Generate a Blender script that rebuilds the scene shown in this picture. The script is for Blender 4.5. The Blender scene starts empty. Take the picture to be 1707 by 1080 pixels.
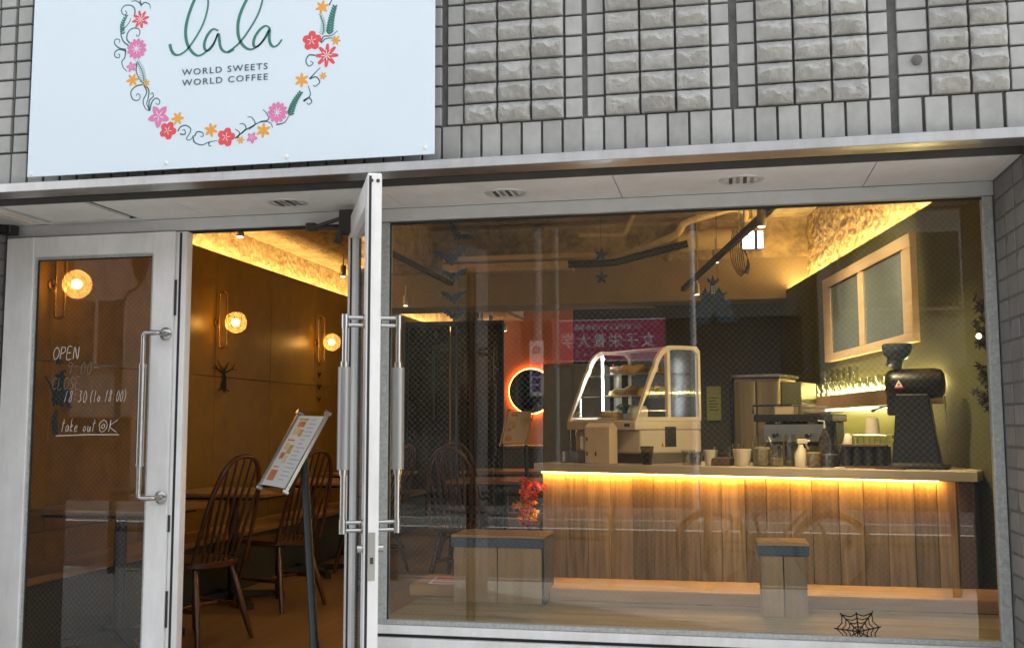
import bpy, bmesh, math, random
from mathutils import Vector, Matrix, noise
random.seed(7)
S = bpy.context.scene
COL = S.collection

# ------------------------------------------------------------------ camera
cam_data = bpy.data.cameras.new('camera')
cam = bpy.data.objects.new('camera', cam_data)
COL.objects.link(cam)
YAW, PITCH, ROLL = math.radians(11.635), math.radians(5.556), math.radians(-0.146)
fw = Vector((-math.sin(YAW)*math.cos(PITCH), math.cos(YAW)*math.cos(PITCH), math.sin(PITCH)))
rt = Vector((math.cos(YAW), math.sin(YAW), 0)); up = rt.cross(fw)
r2 = rt*math.cos(ROLL)+up*math.sin(ROLL); u2 = up*math.cos(ROLL)-rt*math.sin(ROLL)
m = Matrix((r2, u2, -fw)).transposed().to_4x4()
m.translation = (0, -3.3, 1.45)
cam.matrix_world = m
cam_data.sensor_width = 36.0
cam_data.lens = 36.157
cam_data.clip_start = 0.05
cam_data.clip_end = 400
S.camera = cam

# ------------------------------------------------------------------ world, sun, exposure
W = bpy.data.worlds.new('World'); S.world = W; W.use_nodes = True
wn = W.node_tree.nodes; wl = W.node_tree.links
bg = wn['Background']
sky = wn.new('ShaderNodeTexSky'); sky.sky_type = 'NISHITA'; sky.sun_disc = False
sky.sun_elevation = math.radians(54); sky.sun_rotation = math.radians(58)
sky.air_density = 1.0; sky.dust_density = 3.0; sky.ozone_density = 1.0
hs = wn.new('ShaderNodeHueSaturation'); hs.inputs['Saturation'].default_value = .18     # thin high cloud whitens the sky
wl.new(sky.outputs[0], hs.inputs['Color']); wl.new(hs.outputs[0], bg.inputs[0]); bg.inputs[1].default_value = 0.15
sd = bpy.data.lights.new('sun', 'SUN'); sd.energy = 3.0; sd.angle = math.radians(.5); sd.color = (1.0, .96, .90)
so = bpy.data.objects.new('sun', sd); COL.objects.link(so)
so.rotation_euler = (math.radians(36), 0, math.radians(180-58))
so['kind'] = 'helper'
S.view_settings.view_transform = 'Standard'; S.view_settings.look = 'None'
S.view_settings.gamma = 1.0; S.view_settings.use_curve_mapping = False
S.view_settings.exposure = 1.72
S.render.engine = 'CYCLES'
cy = S.cycles
cy.use_denoising = True
try:
    cy.denoiser = 'OPENIMAGEDENOISE'
except Exception:
    pass
cy.max_bounces = 8; cy.diffuse_bounces = 4; cy.glossy_bounces = 4; cy.transmission_bounces = 4
cy.transparent_max_bounces = 24
cy.caustics_reflective = False; cy.caustics_refractive = False
cy.sample_clamp_indirect = 4.0

# ------------------------------------------------------------------ materials
def new_mat(name):
    mt = bpy.data.materials.new(name); mt.use_nodes = True
    nt = mt.node_tree; return mt, nt, nt.nodes['Principled BSDF']

def coords(nt, scale=(1, 1, 1)):
    tc = nt.nodes.new('ShaderNodeTexCoord'); mp = nt.nodes.new('ShaderNodeMapping')
    mp.inputs['Scale'].default_value = scale
    nt.links.new(tc.outputs['Object'], mp.inputs['Vector'])
    return mp.outputs['Vector']

def noise_node(nt, vec, scale, detail=5, rough=.6, rnd=True, dist=0):
    n = nt.nodes.new('ShaderNodeTexNoise'); n.noise_dimensions = '4D'
    n.inputs['Scale'].default_value = scale; n.inputs['Detail'].default_value = detail
    n.inputs['Roughness'].default_value = rough; n.inputs['Distortion'].default_value = dist
    nt.links.new(vec, n.inputs['Vector'])
    if rnd:
        oi = nt.nodes.new('ShaderNodeObjectInfo'); mu = nt.nodes.new('ShaderNodeMath'); mu.operation = 'MULTIPLY'
        mu.inputs[1].default_value = 60
        nt.links.new(oi.outputs['Random'], mu.inputs[0]); nt.links.new(mu.outputs[0], n.inputs['W'])
    return n

def ramp(nt, src, stops):
    r = nt.nodes.new('ShaderNodeValToRGB'); e = r.color_ramp.elements
    while len(e) < len(stops): e.new(.5)
    for i, (p, c) in enumerate(stops):
        e[i].position = p; e[i].color = (*c, 1)
    nt.links.new(src, r.inputs[0]); return r

def rand_bright(nt, col_out, amount):
    oi = nt.nodes.new('ShaderNodeObjectInfo'); mr = nt.nodes.new('ShaderNodeMapRange')
    mr.inputs['To Min'].default_value = 1-amount; mr.inputs['To Max'].default_value = 1+amount
    nt.links.new(oi.outputs['Random'], mr.inputs['Value'])
    mx = nt.nodes.new('ShaderNodeVectorMath'); mx.operation = 'SCALE'
    nt.links.new(col_out, mx.inputs[0]); nt.links.new(mr.outputs[0], mx.inputs['Scale'])
    return mx.outputs[0]

def bump(nt, bs, src, strength, dist=.01):
    b = nt.nodes.new('ShaderNodeBump'); b.inputs['Strength'].default_value = strength; b.inputs['Distance'].default_value = dist
    nt.links.new(src, b.inputs['Height']); nt.links.new(b.outputs[0], bs.inputs['Normal'])

def plain(name, col, rough=.5, metal=0.0, var=.12, scale=12, bmp=0.0, bscale=60, rnd=0.0, spec=.5, coat=0.0, stretch=(1, 1, 1), grime=0.0):
    mt, nt, bs = new_mat(name)
    v = coords(nt, stretch)
    n = noise_node(nt, v, scale)
    lo = [max(0, c*(1-var)) for c in col]; hi = [min(1, c*(1+var)) for c in col]
    r = ramp(nt, n.outputs['Fac'], [(.3, lo), (.7, hi)])
    out = r.outputs[0]
    if grime:
        vg = coords(nt, (1, 1, .22)); g1 = noise_node(nt, vg, 7, 9, .72); g = 1-grime
        rg = ramp(nt, g1.outputs['Fac'], [(.42, (1, 1, 1)), (.66, (g, g*.985, g*.95))])
        mg = nt.nodes.new('ShaderNodeMix'); mg.data_type = 'RGBA'; mg.blend_type = 'MULTIPLY'; mg.inputs['Factor'].default_value = 1
        nt.links.new(out, mg.inputs['A']); nt.links.new(rg.outputs[0], mg.inputs['B']); out = mg.outputs['Result']
    if rnd: out = rand_bright(nt, out, rnd)
    nt.links.new(out, bs.inputs['Base Color'])
    bs.inputs['Roughness'].default_value = rough; bs.inputs['Metallic'].default_value = metal
    bs.inputs['Specular IOR Level'].default_value = spec; bs.inputs['Coat Weight'].default_value = coat
    if rough > .12:
        rr = nt.nodes.new('ShaderNodeMapRange'); rr.inputs['To Min'].default_value = rough*.82; rr.inputs['To Max'].default_value = min(1, rough*1.18)
        nt.links.new(n.outputs['Fac'], rr.inputs['Value']); nt.links.new(rr.outputs[0], bs.inputs['Roughness'])
    if bmp:
        nb = noise_node(nt, v, bscale, 6, .65)
        bump(nt, bs, nb.outputs['Fac'], bmp)
    return mt

def wood(name, dark, light, axis=0, rough=.5, fine=40, rnd=.15, bmp=.25, knots=True, coat=0.0):
    mt, nt, bs = new_mat(name)
    sc = [1, 1, 1]; sc[axis] = .07
    v = coords(nt, sc)
    n1 = noise_node(nt, v, fine, 8, .65, dist=.4)
    n2 = noise_node(nt, v, fine*.18, 4, .55, dist=1.2)
    mx = nt.nodes.new('ShaderNodeMath'); mx.operation = 'ADD'
    nt.links.new(n1.outputs['Fac'], mx.inputs[0]); nt.links.new(n2.outputs['Fac'], mx.inputs[1])
    hf = nt.nodes.new('ShaderNodeMath'); hf.operation = 'MULTIPLY'; hf.inputs[1].default_value = .5
    nt.links.new(mx.outputs[0], hf.inputs[0])
    mid = [(a+b)/2 for a, b in zip(dark, light)]
    r = ramp(nt, hf.outputs[0], [(.34, dark), (.5, mid), (.66, light)])
    out = r.outputs[0]
    if knots:
        sk = [1, 1, 1]; sk[axis] = .45
        vk = coords(nt, sk); vo = noise_node(nt, vk, 5.5, 2, .4)
        rk = ramp(nt, vo.outputs['Fac'], [(.66, (1, 1, 1)), (.76, (.35, .28, .22))])
        mm = nt.nodes.new('ShaderNodeMix'); mm.data_type = 'RGBA'; mm.blend_type = 'MULTIPLY'; mm.inputs['Factor'].default_value = 1
        nt.links.new(out, mm.inputs['A']); nt.links.new(rk.outputs[0], mm.inputs['B']); out = mm.outputs['Result']
    out = rand_bright(nt, out, rnd)
    nt.links.new(out, bs.inputs['Base Color'])
    bs.inputs['Roughness'].default_value = rough; bs.inputs['Coat Weight'].default_value = coat
    if bmp: bump(nt, bs, hf.outputs[0], bmp, .004)
    return mt

def rough_stone(name, lo, hi, scale, bmp, dist, rough=.9):
    mt, nt, bs = new_mat(name)
    v = coords(nt)
    n = noise_node(nt, v, scale, 10, .7); n2 = noise_node(nt, v, scale*.22, 6, .6)
    mx = nt.nodes.new('ShaderNodeMath'); mx.operation = 'ADD'
    nt.links.new(n.outputs['Fac'], mx.inputs[0]); nt.links.new(n2.outputs['Fac'], mx.inputs[1])
    hf = nt.nodes.new('ShaderNodeMath'); hf.operation = 'MULTIPLY'; hf.inputs[1].default_value = .5
    nt.links.new(mx.outputs[0], hf.inputs[0])
    r = ramp(nt, hf.outputs[0], [(.36, lo), (.6, hi)])
    nt.links.new(r.outputs[0], bs.inputs['Base Color']); bs.inputs['Roughness'].default_value = rough
    bs.inputs['Specular IOR Level'].default_value = .2
    bump(nt, bs, hf.outputs[0], bmp, dist)
    return mt

def emit(name, col, strength):
    mt, nt, bs = new_mat(name)
    nt.nodes.remove(bs)
    e = nt.nodes.new('ShaderNodeEmission'); e.inputs[0].default_value = (*col, 1); e.inputs[1].default_value = strength
    nt.links.new(e.outputs[0], nt.nodes['Material Output'].inputs[0]); return mt

def sheet_glass(name, tint=(1, 1, 1), ior=1.5, mul=1.8, rough=0.0):
    mt, nt, bs = new_mat(name)
    nt.nodes.remove(bs)
    tr = nt.nodes.new('ShaderNodeBsdfTransparent'); tr.inputs[0].default_value = (*tint, 1)
    gl = nt.nodes.new('ShaderNodeBsdfGlossy'); gl.inputs['Roughness'].default_value = rough
    ge = nt.nodes.new('ShaderNodeNewGeometry'); dt = nt.nodes.new('ShaderNodeVectorMath'); dt.operation = 'DOT_PRODUCT'
    nt.links.new(ge.outputs['Incoming'], dt.inputs[0]); nt.links.new(ge.outputs['Normal'], dt.inputs[1])
    def mth(op, a, b):
        q = nt.nodes.new('ShaderNodeMath'); q.operation = op
        for i_, x_ in enumerate((a, b)):
            if isinstance(x_, (int, float)): q.inputs[i_].default_value = x_
            elif x_ is not None: nt.links.new(x_, q.inputs[i_])
        return q.outputs[0]
    f0 = ((ior-1)/(ior+1))**2                      # Schlick, the same from both sides of the sheet
    fr_o = mth('ADD', mth('MULTIPLY', mth('POWER', mth('SUBTRACT', 1.0, mth('ABSOLUTE', dt.outputs['Value'], None)), 5.0), 1-f0), f0)
    mu = nt.nodes.new('ShaderNodeMath'); mu.operation = 'MULTIPLY'; mu.inputs[1].default_value = mul; mu.use_clamp = True
    ms = nt.nodes.new('ShaderNodeMixShader')
    nt.links.new(fr_o, mu.inputs[0]); nt.links.new(mu.outputs[0], ms.inputs[0])
    nt.links.new(tr.outputs[0], ms.inputs[1]); nt.links.new(gl.outputs[0], ms.inputs[2])
    nt.links.new(ms.outputs[0], nt.nodes['Material Output'].inputs[0]); return mt

M = {}
M['mortar'] = plain('mortar', (.125, .125, .12), .9, var=.3, scale=30, bmp=.4)
M['tile'] = plain('flat_tile', (.40, .405, .39), .5, var=.10, scale=22, bmp=.06, bscale=150, rnd=.10, grime=0.16)
M['split'] = plain('split_face_tile', (.43, .43, .415), .8, var=.14, scale=34, bmp=.5, bscale=110, rnd=.08, grime=0.10)
M['pier_tile'] = plain('pier_tile', (.20, .20, .197), .6, var=.18, scale=22, bmp=.3, bscale=60, rnd=.14)
M['sign'] = plain('sign_board', (.665, .775, .85), .28, var=.012, scale=2.2)
_b = M['sign'].node_tree; _l = _b.nodes['Principled BSDF'].inputs['Roughness']; _b.links.remove(_l.links[0]); _l.default_value = .3
M['alu'] = plain('brushed_aluminium', (.60, .60, .60), .32, 1.0, var=.08, scale=30, stretch=(.05, 1, 1), grime=0.20)
M['alu_matte'] = plain('anodised_aluminium', (.62, .63, .63), .45, .35, var=.05, scale=20)
M['bead'] = plain('glazing_bead', (.42, .44, .42), .6, .1, var=.25, scale=90)
M['white_paint'] = plain('white_painted_frame', (.84, .84, .84), .4, var=.06, scale=6, bmp=.02, grime=0.15)
M['soffit'] = plain('soffit_board', (.82, .81, .785), .7, var=.04, scale=5, grime=0.10)
M['dark_gap'] = plain('dark_gap', (.025, .025, .027), .8)
M['chrome'] = plain('polished_steel', (.46, .46, .45), .2, 1.0, var=.03)
M['steel'] = plain('satin_steel', (.42, .42, .40), .3, 1.0, var=.06, scale=20, stretch=(1, 1, .05))
M['sleeve'] = plain('grey_ribbed_grip', (.30, .30, .29), .38, .6, var=.12, scale=60, stretch=(1, 1, .03))
M['acrylic'] = sheet_glass('clear_acrylic', (.97, .98, .98), 1.49, .8, .02)
M['glass'] = sheet_glass('window_glass', (.965, .975, .968), 1.52, .92)
M['thin_glass'] = sheet_glass('cup_glass', (.93, .94, .92), 1.5, 2.2, .02)
M['wire'] = plain('glass_wire', (.45, .45, .43), .45, .2, var=.02)
M['black'] = plain('black_metal', (.012, .012, .013), .45, var=.2)
M['black_card'] = plain('black_card', (.006, .006, .007), .8, var=.15)
M['grey_card'] = plain('dark_blue_grey_card', (.010, .015, .020), .8, var=.15)
M['closer'] = plain('bronze_grey_metal', (.05, .047, .043), .45, .3)
M['panel'] = plain('golden_wall_panel', (.225, .118, .012), .40, var=.22, scale=7, bmp=.05, bscale=90, rnd=.06)
_b = M['panel'].node_tree.nodes['Principled BSDF']; _b.inputs['Specular Tint'].default_value = (1, .70, .28, 1)
M['rough_ceiling'] = rough_stone('sprayed_rough_plaster', (.30, .21, .12), (.62, .51, .35), 34, 1.0, .03)
M['concrete'] = rough_stone('bare_rough_concrete', (.16, .13, .09), (.50, .43, .31), 9, .9, .03)
M['tan_plaster'] = plain('tan_plaster', (.31, .24, .145), .85, var=.1, scale=4, bmp=.15)
M['pipe_tan'] = plain('lagged_pipe', (.55, .44, .28), .7, var=.15, scale=14, bmp=.15)
M['green_wall'] = plain('olive_green_wall', (.085, .085, .028), .75, var=.08, scale=4, bmp=.08)
M['dark_wall'] = plain('dark_olive_wall', (.045, .045, .033), .8, var=.15, scale=3)
M['orange_wall'] = plain('burnt_orange_wall', (.42, .13, .035), .8, var=.08, scale=3)
M['floor'] = wood('oak_floor', (.17, .09, .038), (.29, .17, .08), 1, .4, 24, 0.0, .1, False, .1)
M['deck'] = wood('weathered_board', (.17, .12, .045), (.46, .355, .165), 0, .65, 34, .12, .35)
M['orange_board'] = wood('warm_pine_board', (.34, .16, .055), (.56, .31, .12), 0, .45, 30, .08, .15, False)
M['plank'] = wood('reclaimed_plank', (.125, .09, .052), (.46, .365, .235), 2, .65, 42, .36, .4)
M['counter_top'] = wood('pale_counter_slab', (.42, .34, .24), (.56, .48, .36), 0, .5, 20, .05, .1, False)
M['box_wood'] = wood('pine_box_side', (.25, .145, .06), (.45, .30, .145), 2, .55, 30, .12, .25)
M['box_top'] = wood('pine_box_top', (.40, .22, .09), (.55, .34, .16), 0, .5, 30, .1, .2, False)
M['blue_grey'] = plain('blue_grey_paint', (.055, .08, .10), .55, var=.15, scale=20)
M['frame_wood'] = wood('light_oak_frame', (.50, .34, .20), (.66, .50, .33), 1, .5, 40, .06, .15, False)
M['chair_wood'] = wood('dark_cherry_wood', (.035, .010, .005), (.095, .030, .011), 2, .3, 60, .1, .1, False, .3)
M['table_wood'] = wood('oiled_table_top', (.20, .10, .035), (.36, .20, .08), 1, .35, 30, .1, .12, False, .2)
M['bench_wood'] = wood('bench_seat_wood', (.24, .115, .035), (.40, .21, .07), 1, .4, 24, .06, .1, False, .2)
M['dark_wood'] = wood('dark_post_wood', (.05, .026, .012), (.13, .07, .03), 2, .5, 40, .1, .2, False)
M['brass'] = plain('brass', (.62, .40, .12), .25, 1.0, var=.08)
M['globe'] = None
M['kraft'] = plain('kraft_paper', (.66, .52, .36), .8, var=.06, scale=10, bmp=.1)
M['paper'] = plain('white_paper', (.78, .78, .76), .75, var=.02)
M['cream'] = plain('cream_enamel', (.74, .65, .54), .35, var=.03, scale=4, coat=.2)
M['ceramic'] = plain('cream_ceramic', (.66, .58, .47), .3, var=.04)
M['linen'] = plain('unbleached_linen', (.42, .34, .20), .9, var=.12, scale=20, bmp=.2, bscale=200)
M['asphalt'] = plain('asphalt', (.042, .042, .043), .85, var=.25, scale=9, bmp=.4, bscale=120)
M['paving'] = plain('concrete_paving', (.48, .465, .435), .85, var=.15, scale=5, bmp=.2)
M['kerb'] = plain('kerb_concrete', (.30, .30, .29), .85, var=.12)
M['road_paint'] = plain('road_paint', (.75, .75, .73), .7, var=.1, scale=20)

# golden seeded globe: clear amber shell round a bright bulb
mt, nt, bs = new_mat('amber_seeded_glass'); nt.nodes.remove(bs)
tr = nt.nodes.new('ShaderNodeBsdfTransparent'); tr.inputs[0].default_value = (1, .74, .36, 1)
tl = nt.nodes.new('ShaderNodeBsdfTranslucent'); tl.inputs[0].default_value = (1, .64, .24, 1)
gl = nt.nodes.new('ShaderNodeBsdfGlossy'); gl.inputs['Roughness'].default_value = .08
nz = noise_node(nt, coords(nt), 38, 2, .4, False)
rp = ramp(nt, nz.outputs['Fac'], [(.35, (.12, .12, .12)), (.65, (.24, .24, .24))])
m1 = nt.nodes.new('ShaderNodeMixShader'); m2 = nt.nodes.new('ShaderNodeMixShader'); m2.inputs[0].default_value = .1
nt.links.new(rp.outputs[0], m1.inputs[0]); nt.links.new(tr.outputs[0], m1.inputs[1]); nt.links.new(tl.outputs[0], m1.inputs[2])
nt.links.new(m1.outputs[0], m2.inputs[1]); nt.links.new(gl.outputs[0], m2.inputs[2])
nt.links.new(m2.outputs[0], nt.nodes['Material Output'].inputs[0]); M['globe'] = mt

WARM = (1.0, .63, .20)
M['led'] = emit('warm_led_strip', WARM, 26)
M['led_right'] = emit('warm_led_strip_bright', WARM, 75)
M['led_counter'] = emit('amber_led_strip', (1.0, .42, .06), 46)
M['led_white'] = emit('case_led_tube', (.93, .97, 1.0), 20)
M['bulb'] = emit('bulb', (1.0, .72, .36), 24)
M['spot'] = emit('spot_lens', (1.0, .80, .50), 16)
M['halo'] = emit('halo_led', (1.0, .32, .06), 8)
M['shelf_led'] = emit('shelf_led', (1.0, .76, .30), 36)
M['shelf_led_low'] = emit('shelf_led_low', (1.0, .80, .40), 13)
M['panel_glow'] = emit('reflection_glow', (.92, .96, 1.0), 1.2)

# ------------------------------------------------------------------ mesh helpers
class MB:
    def __init__(s): s.v = []; s.f = []; s.mi = []; s.cur = 0
    def quad(s, a, b, c, d):
        i = len(s.v); s.v += [a, b, c, d]; s.f.append((i, i+1, i+2, i+3)); s.mi.append(s.cur); return s
    def poly(s, pts):
        i = len(s.v); s.v += list(pts); s.f.append(tuple(range(i, i+len(pts)))); s.mi.append(s.cur); return s
    def box(s, x0, x1, y0, y1, z0, z1, mat=None):
        c = [(x, y, z) for z in (z0, z1) for y in (y0, y1) for x in (x0, x1)]
        if mat is not None: c = [tuple(mat @ Vector(p)) for p in c]
        i = len(s.v); s.v += c
        for q in ((0, 2, 3, 1), (4, 5, 7, 6), (0, 1, 5, 4), (2, 6, 7, 3), (0, 4, 6, 2), (1, 3, 7, 5)):
            s.f.append(tuple(i+k for k in q)); s.mi.append(s.cur)
        return s
    def ring(s, pts_list, closed=False, caps=True):
        n = len(pts_list[0]); i = len(s.v)
        for p in pts_list: s.v += [tuple(q) for q in p]
        m_ = len(pts_list); rng = range(m_ if closed else m_-1)
        for a in rng:
            b = (a+1) % m_
            for k in range(n):
                l = (k+1) % n
                s.f.append((i+a*n+k, i+a*n+l, i+b*n+l, i+b*n+k)); s.mi.append(s.cur)
        if caps and not closed:
            s.f.append(tuple(i+k for k in reversed(range(n)))); s.mi.append(s.cur)
            s.f.append(tuple(i+(m_-1)*n+k for k in range(n))); s.mi.append(s.cur)
        return s
    def tube(s, pts, r, n=8, closed=False, caps=True):
        P = [Vector(p) for p in pts]; m_ = len(P)
        rr = r if isinstance(r, (list, tuple)) else [r]*m_
        rings = []; prev = None
        for k, p in enumerate(P):
            if closed: t = P[(k+1) % m_]-P[k-1]
            else: t = P[min(k+1, m_-1)]-P[max(k-1, 0)]
            t = t.normalized() if t.length > 1e-9 else Vector((0, 0, 1))
            if prev is None:
                a = Vector((0, 0, 1)) if abs(t.z) < .9 else Vector((1, 0, 0))
                x = t.cross(a).normalized()
            else:
                x = prev-t*prev.dot(t); x = x.normalized() if x.length > 1e-6 else prev
            prev = x; y = t.cross(x)
            rings.append([p+x*rr[k]*math.cos(2*math.pi*j/n)+y*rr[k]*math.sin(2*math.pi*j/n) for j in range(n)])
        return s.ring(rings, closed, caps)
    def lathe(s, prof, c=(0, 0, 0), n=16, mat=None, caps=True):
        rings = []
        for r, z in prof:
            pts = [Vector((c[0]+r*math.cos(2*math.pi*j/n), c[1]+r*math.sin(2*math.pi*j/n), c[2]+z)) for j in range(n)]
            if mat is not None: pts = [mat @ p for p in pts]
            rings.append(pts)
        return s.ring(rings, False, caps)
    def prism(s, pts, f, d):
        """pts: list of 3D Vectors of a planar outline; d: offset vector"""
        d = Vector(d); A = [Vector(p) for p in pts]; B = [p+d for p in A]
        n = len(A); i = len(s.v); s.v += [tuple(p) for p in A+B]
        s.f.append(tuple(i+k for k in range(n))); s.mi.append(s.cur)
        s.f.append(tuple(i+n+k for k in reversed(range(n)))); s.mi.append(s.cur)
        for k in range(n):
            l = (k+1) % n
            s.f.append((i+k, i+n+k, i+n+l, i+l)); s.mi.append(s.cur)
        return s
    def mesh(s, name, mats, smooth=None, bevel=0, seg=1):
        me = bpy.data.meshes.new(name)
        me.from_pydata([tuple(p) for p in s.v], [], s.f)
        if not isinstance(mats, (list, tuple)): mats = [mats]
        for mm in mats: me.materials.append(mm)
        if len(mats) > 1: me.polygons.foreach_set('material_index', s.mi)
        bm = bmesh.new(); bm.from_mesh(me)
        if bevel:
            bmesh.ops.remove_doubles(bm, verts=bm.verts, dist=1e-6)
            ed = [e for e in bm.edges if len(e.link_faces) == 2 and e.calc_face_angle(0) > .5]
            bmesh.ops.bevel(bm, geom=ed, offset=bevel, segments=seg, profile=.5, affect='EDGES', clamp_overlap=True)
        bmesh.ops.recalc_face_normals(bm, faces=bm.faces)
        bm.to_mesh(me); bm.free()
        if smooth:
            me.polygons.foreach_set('use_smooth', [True]*len(me.polygons))
            me.set_sharp_from_angle(angle=math.radians(smooth))
        me.update(); return me
    def build(s, name, mats, parent=None, smooth=None, bevel=0, seg=1, loc=None):
        return link(name, s.mesh(name, mats, smooth, bevel, seg), parent, loc)

def link(name, me, parent=None, loc=None, rot=None):
    o = bpy.data.objects.new(name, me); COL.objects.link(o)
    if parent: o.parent = parent
    if loc is not None: o.location = loc
    if rot is not None: o.rotation_euler = rot
    return o

def tag(o, label=None, cat=None, group=None, kind=None):
    if label: o['label'] = label
    if cat: o['category'] = cat
    if group: o['group'] = group
    if kind: o['kind'] = kind
    return o

def thing(name, label, cat, loc=(0, 0, 0), rz=0.0, group=None):
    o = bpy.data.objects.new(name, None); COL.objects.link(o); o.empty_display_size = .1
    o.location = loc; o.rotation_euler = (0, 0, rz)
    return tag(o, label, cat, group)

def copy_tree(o, parent=None):
    c = o.copy(); COL.objects.link(c)
    if parent: c.parent = parent
    for ch in list(o.children): copy_tree(ch, c)
    return c

def structure(name, mb, mats, label=None, smooth=None, bevel=0):
    o = mb.build(name, mats, smooth=smooth, bevel=bevel); o['kind'] = 'structure'
    if label: o['label'] = label
    return o

def spline(pts, per=6, closed=False):
    P = [Vector(p) for p in pts]; n = len(P); out = []
    rng = range(n if closed else n-1)
    for i in rng:
        p0 = P[(i-1) % n] if closed or i > 0 else P[0]*2-P[1]
        p1 = P[i]; p2 = P[(i+1) % n]
        p3 = P[(i+2) % n] if closed or i+2 < n else P[-1]*2-P[-2]
        for k in range(per):
            t = k/per
            out.append(.5*((2*p1)+(p2-p0)*t+(2*p0-5*p1+4*p2-p3)*t*t+(3*p1-p0-3*p2+p3)*t**3))
    if not closed: out.append(P[-1])
    return out

def text_mesh(body, size, mat, spacing=1.0, align='LEFT', depth=.0006, name='lettering'):
    cu = bpy.data.curves.new(name, 'FONT'); cu.body = body; cu.size = size; cu.space_character = spacing
    cu.align_x = align; cu.extrude = depth; cu.resolution_u = 3
    ob = bpy.data.objects.new(name, cu); COL.objects.link(ob)
    bpy.context.view_layer.update()
    me = bpy.data.meshes.new_from_object(ob.evaluated_get(bpy.context.evaluated_depsgraph_get()))
    bpy.data.objects.remove(ob)
    me.materials.clear(); me.materials.append(mat); me.name = name
    return me
FACE_STREET = (math.pi/2, 0, 0)          # text lying in XY stood up to face -Y

def ribbon(mb, pts, widths, y, th=.0008):
    """flat printed stroke in the XZ plane facing -Y; pts (x, z)"""
    P = [Vector((p[0], p[1])) for p in pts]; n = len(P)
    if not isinstance(widths, (list, tuple)): widths = [widths]*n
    L = []; R = []
    for k in range(n):
        t = (P[min(k+1, n-1)]-P[max(k-1, 0)]); t = t.normalized() if t.length > 1e-9 else Vector((1, 0))
        nn = Vector((-t.y, t.x)); w = widths[k]/2
        L.append(P[k]+nn*w); R.append(P[k]-nn*w)
    for k in range(n-1):
        mb.quad((R[k].x, y, R[k].y), (R[k+1].x, y, R[k+1].y), (L[k+1].x, y, L[k+1].y), (L[k].x, y, L[k].y))

# ================================================================== GROUND AND STREET
structure('ground', MB().box(-120, 120, -140, 120, -.4, -.02), M['paving'])
structure('road', MB().box(-80, 80, -10.3, -4.7, -.019, .0), M['asphalt'])
structure('pavement', MB().box(-80, 80, -4.55, .40, -.019, .10), M['paving'])
structure('kerb', MB().box(-80, 80, -4.7, -4.55, -.019, .11), M['kerb'], bevel=.012)
structure('far_pavement', MB().box(-80, 80, -12.6, -10.45, -.019, .10), plain('grey_block_paving', (.13, .125, .12), .85, var=.2, scale=6))
structure('far_kerb', MB().box(-80, 80, -10.45, -10.3, -.019, .11), M['kerb'], bevel=.012)
mb = MB().box(-80, 80, -10.12, -9.97, .002, .006); mb.box(-80, 80, -5.0, -4.88, .002, .006)
structure('road_marking', mb, M['road_paint'])

# ================================================================== SHOP FRONT
mb = MB()
mb.box(-7, 4.5, .014, .40, 2.335, 12)
fac = structure('facade_wall', mb, M['mortar'], 'grey tiled wall above the shop front')
mb = MB().box(-7, -2.965, .014, .60, -.3, 2.335)
lp = structure('left_pier_wall', mb, M['mortar'], 'tiled pier beside the closed glass door')
mb = MB().box(.935, 4.5, .014, .60, -.3, 2.335)
rp = structure('right_pier_wall', mb, M['mortar'], 'tiled pier beside the display window')
structure('window_base_wall', MB().box(-1.32, .935, .47, .60, -.3, .60), M['mortar'])
structure('upper_floors', MB().box(-7, 4.5, .40, 13, 3.72, 12), M['mortar'])  # unseen storeys, raised so their shadow covers the near pavement
structure('lintel_wall', MB().box(-2.965, .935, .50, .62, 2.30, 3.6), M['tan_plaster'])

def split_mesh(seed):
    """hewn face: a jagged crest line with scooped planes above and a steep broken underside"""
    rg = random.Random(100+seed)
    nx, nz, w, h = 16, 10, .108, .0625
    mb = MB(); P = {}
    ph = seed*17.3
    nk = rg.randint(4, 6)
    knots = [(k/(nk-1), rg.uniform(.25, .72), rg.uniform(.020, .042)) for k in range(nk)]
    def crest(u):
        for (u0, z0, a0), (u1, z1, a1) in zip(knots[:-1], knots[1:]):
            if u <= u1+1e-9:
                t = (u-u0)/(u1-u0); return z0+(z1-z0)*t, a0+(a1-a0)*t
        return knots[-1][1:]
    side = rg.uniform(-.5, .5)
    for j in range(nz+1):
        for i in range(nx+1):
            u = i/nx; v = j/nz; x = (u-.5)*w; z = (v-.5)*h
            rz, amp = crest(u)
            if v >= rz:
                k = (1-v)/(1-rz); d = amp*(k**1.25)
            else:
                k = v/rz; d = amp*(.25+.75*k**1.1) if k > .55 else amp*(.25+.75*.55**1.1)*(.35+.65*k/.55)
            d += .0045*noise.fractal((u*6+ph, v*4, ph), .9, 2.2, 4)+.004*abs(noise.noise((u*4+v*3*side+ph, v*5-u*2, 2)))
            e = min(u, 1-u)*nx; f_ = min(v, 1-v)*nz
            d = .004+max(-.002, d)*min(1, .3+e*.5)*min(1, .4+f_*.5)
            P[i, j] = (x, -d, z)
    for j in range(nz):
        for i in range(nx):
            a, b, c, e = P[i, j], P[i+1, j], P[i+1, j+1], P[i, j+1]
            if (i+j+seed) % 2: mb.poly([a, b, c]); mb.poly([a, c, e])
            else: mb.poly([a, b, e]); mb.poly([b, c, e])
    for i in range(nx):
        for j in (0, nz):
            a, b = P[i, j], P[i+1, j]; mb.quad(a, b, (b[0], .016, b[2]), (a[0], .016, a[2]))
    for j in range(nz):
        for i in (0, nx):
            a, b = P[i, j], P[i, j+1]; mb.quad(a, b, (b[0], .016, b[2]), (a[0], .016, a[2]))
    return mb.mesh('split_tile', M['split'], smooth=14)
SPLIT = [split_mesh(k) for k in range(14)]
FLATC = {}
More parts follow.
